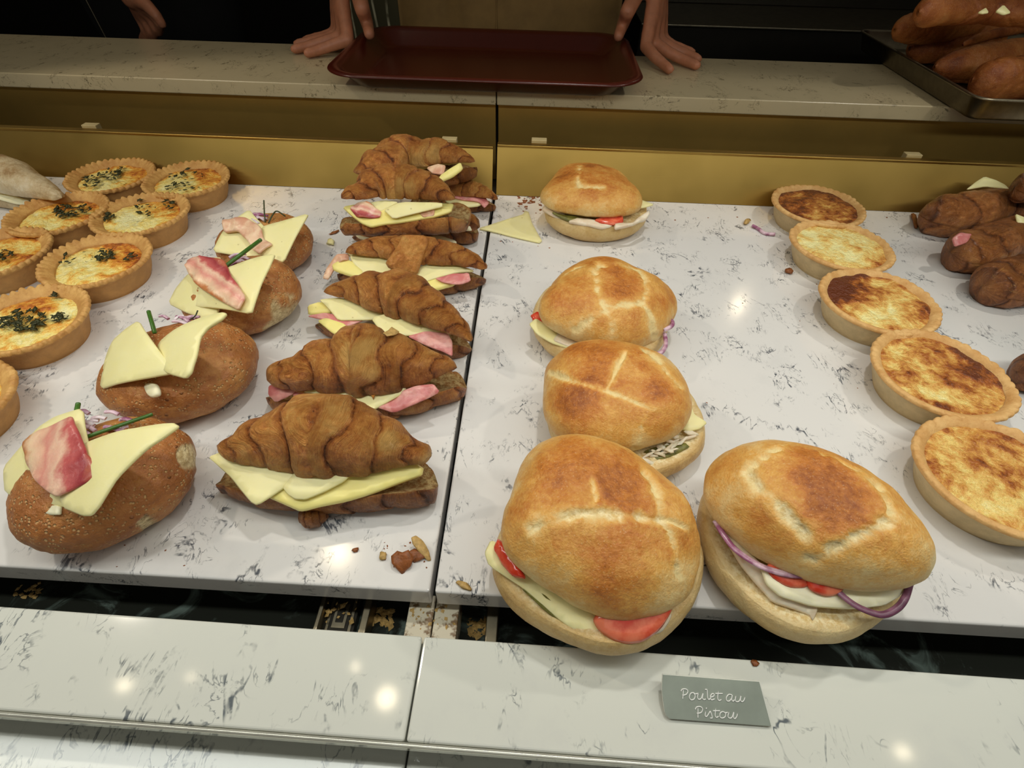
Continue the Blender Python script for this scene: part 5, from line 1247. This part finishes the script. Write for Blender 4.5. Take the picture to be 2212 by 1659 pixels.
def ellipse_blob(c, rx, ry, rz, n=18):
    V = []; 
    for i in range(n + 1):
        th = -math.pi / 2 + math.pi * i / n
        for j in range(2 * n):
            p = math.pi * j / n; V.append((c[0] + rx * max(math.cos(th), 1e-4) * math.cos(p), c[1] + ry * max(math.cos(th), 1e-4) * math.sin(p), c[2] + rz * math.sin(th)))
    F = grid_faces(n + 1, 2 * n, False, True); F.append(list(range(2 * n))[::-1]); F.append([n * 2 * n + j for j in range(2 * n)])
    return np.array(V), F
def fuse(name, items, vox, mat, parent, smooth_it=4):
    """Union of tapered limbs into one continuous skin."""
    V, F = join_vf(items); me = bpy.data.meshes.new('tmp'); me.from_pydata(V.tolist(), [], F)
    bm = bmesh.new(); bm.from_mesh(me); bmesh.ops.recalc_face_normals(bm, faces=bm.faces); bm.to_mesh(me); bm.free()
    o = bpy.data.objects.new('tmp', me); COL.objects.link(o)
    md = o.modifiers.new('r', 'REMESH'); md.mode = 'VOXEL'; md.voxel_size = vox
    sm = o.modifiers.new('s', 'SMOOTH'); sm.factor = 0.5; sm.iterations = smooth_it
    dg = bpy.context.evaluated_depsgraph_get(); ev = o.evaluated_get(dg); m2 = ev.to_mesh()
    VV = np.array([v.co[:] for v in m2.vertices]); FF = [list(p.vertices) for p in m2.polygons]
    ev.to_mesh_clear(); bpy.data.objects.remove(o, do_unlink=True); bpy.data.meshes.remove(me)
    return mesh(name, VV, FF, mat, parent)
def chain(pts, rad):
    return [capsule(pts[i], pts[i + 1], rad[i], rad[i + 1]) for i in range(len(pts) - 1)]
def P3(x, y, z): return Zp(x, y, z)
zt = ZC + 0.0075
def leaning_hand(fingers, thumb, mcps, wrist, elbow, shoulder):
    it = []
    for f, m in zip(fingers, mcps):
        it += chain([wrist + (m - wrist) * 0.30, m], [0.0135, 0.0105])            # metacarpals carry the palm
        it += chain([m] + f, [0.0105, 0.0092, 0.0086, 0.0074])
    for m0, m1 in zip(mcps[:-1], mcps[1:]):
        it += chain([wrist * .35 + m0 * .65, wrist * .35 + m1 * .65], [0.0125, 0.0125])
    it += chain(thumb, [0.015, 0.0125, 0.0105, 0.0088])
    it += chain([wrist + (mcps[1] - wrist) * .25, wrist], [0.022, 0.024]) + chain([wrist, wrist * .6 + elbow * .4, elbow], [0.025, 0.036, 0.042]) + chain([elbow, shoulder], [0.044, 0.058])
    return it
# image-left hand
w = np.array([-0.352, 1.115, 0.222])
mc = [P3(752, 86, 0.133), P3(741, 78, 0.134), P3(734, 73, 0.133), P3(728, 70, 0.130)]
fg = [[P3(716, 98, 0.126), P3(690, 108, zt + .003), P3(664, 115, zt + .001)], [P3(700, 90, 0.126), P3(668, 99, zt + .003), P3(636, 106, zt + .001)],
      [P3(698, 84, 0.126), P3(668, 90, zt + .003), P3(642, 95, zt + .001)], [P3(700, 79, 0.124), P3(680, 83, zt + .003), P3(660, 87, zt + .001)]]
th = [np.array([-0.325, 1.115, 0.205]), P3(782, 18, 0.178), P3(793, 50, 0.152), P3(798, 74, ZC + .036)]
L_items = leaning_hand(fg, th, mc, w, np.array([-0.40, 1.33, 0.36]), np.array([-0.30, 1.42, 0.60]))
# image-right hand
w2 = np.array([0.190, 1.118, 0.226])
mc2 = [P3(1395, 100, 0.134), P3(1410, 90, 0.136), P3(1422, 86, 0.134), P3(1430, 84, 0.131)]
fg2 = [[P3(1414, 122, 0.127), P3(1432, 138, zt + .003), P3(1447, 150, zt + .001)], [P3(1442, 112, 0.127), P3(1474, 128, zt + .003), P3(1505, 141, zt + .001)],
       [P3(1452, 104, 0.126), P3(1482, 116, zt + .003), P3(1508, 127, zt + .001)], [P3(1452, 98, 0.124), P3(1474, 106, zt + .003), P3(1494, 113, zt + .001)]]
th2 = [np.array([0.165, 1.118, 0.21]), P3(1356, 24, 0.180), P3(1346, 52, 0.155), P3(1336, 78, ZC + .036)]
R_items = leaning_hand(fg2, th2, mc2, w2, np.array([0.235, 1.33, 0.36]), np.array([0.14, 1.42, 0.60]))
torso = [ellipse_blob((-0.08, 1.44, 0.28), 0.19, 0.11, 0.40), ellipse_blob((-0.08, 1.45, -0.15), 0.19, 0.115, 0.30), ellipse_blob((-0.08, 1.44, 0.56), 0.205, 0.085, 0.09)]
legs = chain([(-0.17, 1.46, -0.25), (-0.18, 1.46, -0.55), (-0.18, 1.47, -0.87)], [0.095, 0.065, 0.045]) + chain([(0.01, 1.46, -0.25), (0.02, 1.46, -0.55), (0.02, 1.47, -0.87)], [0.095, 0.065, 0.045]) + chain([(-0.18, 1.47, -0.885), (-0.18, 1.36, -0.895)], [0.035, 0.03]) + chain([(0.02, 1.47, -0.885), (0.02, 1.36, -0.895)], [0.035, 0.03])
head = chain([(-0.08, 1.44, 0.58), (-0.08, 1.42, 0.72)], [0.055, 0.05]) + [ellipse_blob((-0.08, 1.41, 0.80), 0.073, 0.092, 0.115), ellipse_blob((-0.08, 1.375, 0.75), 0.05, 0.055, 0.06)] + chain([(-0.08, 1.318, 0.815), (-0.08, 1.302, 0.785)], [0.009, 0.014]) + [ellipse_blob((-0.155, 1.42, 0.79), 0.009, 0.016, 0.028), ellipse_blob((0.005, 1.42, 0.79), 0.009, 0.016, 0.028)]
t = thing('person', (-0.08, 1.44, -0.92), 'person in a beige apron leaning both hands on the counter around the tray', 'person')
fuse('body', L_items + R_items + torso + legs + head, 0.0034, MAT['skin'], t, 5)
shirt = [ellipse_blob((-0.15, 1.39, 0.16), 0.295, 0.160, 0.50), ellipse_blob((-0.12, 1.45, -0.2), 0.25, 0.14, 0.45), ellipse_blob((-0.08, 1.44, 0.55), 0.235, 0.105, 0.12)] + chain([(0.14, 1.42, 0.60), (0.232, 1.335, 0.38)], [0.078, 0.062]) + chain([(-0.30, 1.42, 0.60), (-0.397, 1.335, 0.38)], [0.078, 0.062])
fuse('shirt', shirt, 0.012, MAT['stripe'], t, 6)
# apron: a soft sheet in front of the shirt, with seam
def apron_sheet(x0, x1, z0, z1, y, mat, name, parent, seed, off=0.0):
    nx, nz = 70, 60
    X, Zz = np.meshgrid(np.linspace(x0, x1, nx), np.linspace(z0, z1, nz), indexing='ij')
    xc = (x0 + x1) / 2; Yv = y + 0.9 * (X - xc) ** 2 + 0.010 * fbm(np.stack([X * 9, Zz * 6, 0 * X], -1), seed, 3) + 0.004 * np.sin(X * 60 + 5 * Zz) * vnoise(np.stack([X * 5, Zz * 5, 0 * X], -1), 4)
    A = np.stack([X, Yv, Zz], -1).reshape(-1, 3); B = A + np.array([0, 0.003, 0]); n = nx * nz
    F = grid_faces(nx, nz) + [[i + n for i in f[::-1]] for f in grid_faces(nx, nz)]
    rim = [i * nz for i in range(nx)] + [(nx - 1) * nz + j for j in range(1, nz)] + [i * nz + nz - 1 for i in range(nx - 2, -1, -1)] + [j for j in range(nz - 2, 0, -1)]
    F += [[rim[i], rim[(i + 1) % len(rim)], rim[(i + 1) % len(rim)] + n, rim[i] + n] for i in range(len(rim))]
    return mesh(name, np.vstack([A, B]), F, mat, parent)
ap = apron_sheet(-0.285, 0.150, -0.55, 0.48, 1.200, MAT['apron'], 'apron', t, 7)
V, F = tube_vf(spline([(-0.088, 1.199, -0.5), (-0.087, 1.196, 0.0), (-0.088, 1.197, 0.16), (-0.089, 1.198, 0.45)], 24), 0.0016, 6)
mesh('seam', V, F, MAT['apron'], ap)
# second person at the left: dark clothes, one hand hanging beside the counter
t = thing('person', (-0.95, 1.62, -0.92), 'person in black at the rear left, only one lowered hand showing', 'person')
HY = 1.30
def Q(x, y, dy=0.0): return Yq(x, y, HY + dy)
wr = Q(286, -8)
it = chain([wr, wr + np.array([-0.06, 0.12, 0.22])], [0.024, 0.038]) + chain([wr + np.array([-0.06, 0.12, 0.22]), (-0.86, 1.60, 0.62)], [0.042, 0.055])
for k, (kx, ky, mx, my, ex, ey) in enumerate(((330, 30, 346, 52, 344, 70), (322, 36, 338, 62, 332, 80), (312, 40, 326, 68, 318, 86), (303, 40, 316, 68, 308, 84))):
    it += chain([wr, Q(kx, ky, k * .012)], [0.018, 0.0115]) + chain([Q(kx, ky, k * .012), Q(mx, my, k * .012 - .01), Q(ex, ey, k * .012 + .01)], [0.0110, 0.0098, 0.0085])
it += chain([wr, Q(318, 12, -.02), Q(338, 34, -.03), Q(350, 52, -.03)], [0.017, 0.013, 0.011, 0.009])
it += [ellipse_blob((-1.02, 1.68, 0.25), 0.18, 0.11, 0.42), ellipse_blob((-1.02, 1.68, -0.2), 0.18, 0.11, 0.3)] + chain([(-1.1, 1.68, -0.3), (-1.1, 1.7, -0.88)], [0.09, 0.045]) + chain([(-0.93, 1.68, -0.3), (-0.93, 1.7, -0.88)], [0.09, 0.045])
it += chain([(-1.02, 1.67, 0.58), (-1.02, 1.66, 0.74)], [0.055, 0.05]) + [ellipse_blob((-1.02, 1.65, 0.82), 0.073, 0.092, 0.115)]
it += chain([(-1.18, 1.68, 0.58), (-1.28, 1.64, 0.32), (-1.12, 1.50, 0.36)], [0.055, 0.042, 0.03]) + chain([(-1.12, 1.50, 0.36), (-1.05, 1.48, 0.38)], [0.026, 0.02])
fuse('body', it, 0.0042, MAT['skin'], t, 4)
fuse('clothing', [ellipse_blob((-1.02, 1.68, 0.2), 0.215, 0.15, 0.5), ellipse_blob((-1.02, 1.68, -0.35), 0.23, 0.16, 0.5)] + chain([(-0.86, 1.62, 0.62), (-0.885, 1.50, 0.36)], [0.075, 0.058]) + chain([(-1.18, 1.68, 0.58), (-1.28, 1.64, 0.32), (-1.14, 1.515, 0.355)], [0.07, 0.055, 0.042]), 0.012, MAT['shirt_dark'], t, 5)

# ------------------------------------------------------------------ dark fittings behind the counter
a0, a1 = Yq(183, -6, 1.36), Yq(230, 84, 1.36); d = a1 - a0
V, F = tube_vf(spline([a0 - d * 1.2, a0, a1, a1 + d * 7.5], 12), 0.0022, 8)
tag(mesh('leaning_rod', V, F, MAT['steel'], None), 'thin pale rod slanting behind the counter at the far left', 'rod')
ze = float(Yq(1640, 57, 1.42)[2])
t = thing('back_cabinet', (0.95, 1.62, -0.92), 'dark steel cabinet with a thin bright edge behind the counter', 'cabinet')
V, F = box_vf(0.22, 1.8, 1.42, 1.95, -0.92, ze - 0.004, 0.002); mesh('body', V, F, MAT['steel_dark'], t, None, False)
V, F = box_vf(0.22, 1.8, 1.412, 1.95, ze - 0.004, ze, 0.001); mesh('worktop_edge', V, F, MAT['steel'], t, None, False)
V, F = box_vf(0.22, 1.8, 1.66, 1.95, ze, ze + 0.13, 0.002); mesh('backsplash', V, F, MAT['steel_dark'], t, None, False)
V, F = box_vf(0.22, 1.8, 1.70, 1.95, ze + 0.13, ze + 0.5, 0.002); mesh('upper_panel', V, F, mat_plain('grey_steel', (92, 86, 70), 0.5, metal=0.5), t, None, False)
# ------------------------------------------------------------------ crumbs, flakes and loose slices
t = tag(sheet('loose_cheese_slice', [(1035, 492), (1080, 478), (1130, 463), (1134, 455), (1142, 458), (1148, 480), (1170, 518), (1165, 522), (1120, 512), (1080, 502)], 0.0035, MAT['cheese'], None, n=(0, 0, 1), thick=0.0025, seed=51, rnd=(1, .06)), 'loose cheese triangle lying across the shelf joint', 'cheese')
for i, (x, y, r, mat, sq, lab, cat) in enumerate((
    (828, 1203, 0.0032, 'crumb_pale', (1, .8, .5), 'small golden flake left of the flake heap', 'crumb'),
    (768, 1189, 0.0022, 'crumb', (1, .8, .5), 'tiny reddish flake right of the bright lamp spot', 'crumb'),
    (714, 527, 0.0062, 'cheese_bit', (1.2, .8, .4), 'scrap of pale cheese left of the folded-flap croissant', 'cheese'),
    (724, 504, 0.0042, 'crumb', (1.6, .6, .3), 'thin brown flake behind the pale cheese scrap', 'crumb'),
    (1702, 590, 0.0048, 'crumb', (1, .8, .6), 'dark crumb between round sandwiches and browned quiches', 'crumb'),
    (1612, 482, 0.0062, 'crumb_pale', (1.2, .6, .4), 'tan crumb beside the pink onion strip', 'crumb'),
    (1001, 1266, 0.0040, 'crumb_pale', (1.4, .6, .35), 'tan flake on the shelf edge right of the joint', 'crumb'),
    (1975, 482, 0.0085, 'crumb', (2.0, .5, .3), 'long brown flake left of the dark corner pastry', 'crumb'),
    (1631, 1434, 0.0022, 'crumb', (1, .9, .4), 'brown speck on the front ledge above the name card', 'crumb'))):
    z = ZS if y > 1400 else 0.0
    m = MAT['cheese'] if mat == 'cheese_bit' else MAT[mat]
    tag(chunk('cheese_scrap' if mat == 'cheese_bit' else 'pastry_flake', Zp(x, y, z), r, m, None, i + 3, sq), lab, cat, 'flakes and crumbs on the shelves')
tag(sheet('pastry_flake', [(890, 1162), (900, 1158), (912, 1168), (926, 1190), (931, 1208), (924, 1209), (908, 1192), (894, 1176)], 0.006, MAT['crumb_flat'] if 'crumb_flat' in MAT else MAT['crumb_pale'], None, n=(.4, -.2, 1), thick=0.0022, ruffle=.0008, seed=9, res=.003), 'curved golden flake leaning on the flake heap at the joint', 'crumb', 'flakes and crumbs on the shelves')
for pl, lab, sd, nv in (([(847, 1202), (858, 1192), (868, 1196), (880, 1190), (887, 1206), (882, 1222), (872, 1230), (866, 1240), (858, 1226), (850, 1216)], 'largest brown pastry flake before the nearest croissant', 21, (-.3, -.5, 1)), ([(884, 1192), (896, 1186), (908, 1190), (918, 1202), (906, 1208), (896, 1212), (886, 1206)], 'middle brown pastry flake of the small heap at the shelf joint', 22, (.2, -.4, 1))):
    tag(sheet('pastry_flake', pl, 0.0055, MAT['crumb'], None, n=nv, thick=0.0028, ruffle=.0026, freq=260, seed=sd, res=.0022, rnd=(0, 0)), lab, 'crumb', 'flakes and crumbs on the shelves')
o = strand('onion_strip', [Zp(1625, 487, .003), Zp(1638, 494, .0022), Zp(1652, 504, .002), Zp(1674, 506, .003)], 0.0023, MAT['onion'], None); tag(o, 'pink red-onion strip lying near the darkest quiche', 'onion')
rng = random.Random(4); items = []
def spray(x0, x1, y0, y1, n, r0, r1, z=0.0):
    for _ in range(n):
        p = Zp(rng.uniform(x0, x1), rng.uniform(y0, y1), z); r = rng.uniform(r0, r1); a = rng.uniform(0, 6.28)
        e1 = np.array([math.cos(a), math.sin(a), 0]) * r; e2 = np.array([-math.sin(a), math.cos(a), 0]) * r * rng.uniform(.4, .9); u = np.array([0, 0, r * rng.uniform(.25, .6)])
        items.append((np.array([p - e1, p - e2, p + e1, p + e2, p + u]), [(0, 1, 4), (1, 2, 4), (2, 3, 4), (3, 0, 4), (3, 2, 1, 0)]))
spray(1118, 1172, 418, 462, 26, .0015, .0045); spray(1080, 1190, 425, 540, 16, .0008, .002); spray(1120, 1160, 424, 440, 14, .002, .005)
spray(820, 930, 1170, 1230, 14, .0005, .0014); spray(700, 1050, 480, 620, 8, .0006, .0014); spray(1400, 2000, 450, 900, 14, .0006, .0014)
spray(120, 500, 1170, 1225, 6, .0007, .0014); spray(1430, 1980, 455, 480, 8, .0008, .002)
V, F = join_vf(items); o = mesh('shelf_crumbs', V, F, MAT['crumb'], None, None, False); tag(o, 'scatter of tiny brown crumbs over the marble shelves', 'crumbs', None, 'stuff')
items = []
def heap(x0, x1, y0, y1, n, z, r0, r1): spray(x0, x1, y0, y1, n, r0, r1, z)
heap(700, 770, 1300, 1345, 24, -0.0465, .0008, .003); heap(800, 850, 1315, 1355, 40, -0.0575, .001, .004); heap(1010, 1055, 1335, 1375, 40, -0.0575, .001, .004); heap(885, 985, 1300, 1365, 24, -0.0298, .0008, .002); heap(30, 85, 1258, 1290, 30, -0.0575, .001, .003)
V, F = join_vf(items); o = mesh('slot_crumbs', V, F, MAT['crumb_pale'], None, None, False); tag(o, 'pale crumbs fallen into the slot before the shelf', 'crumbs', None, 'stuff')
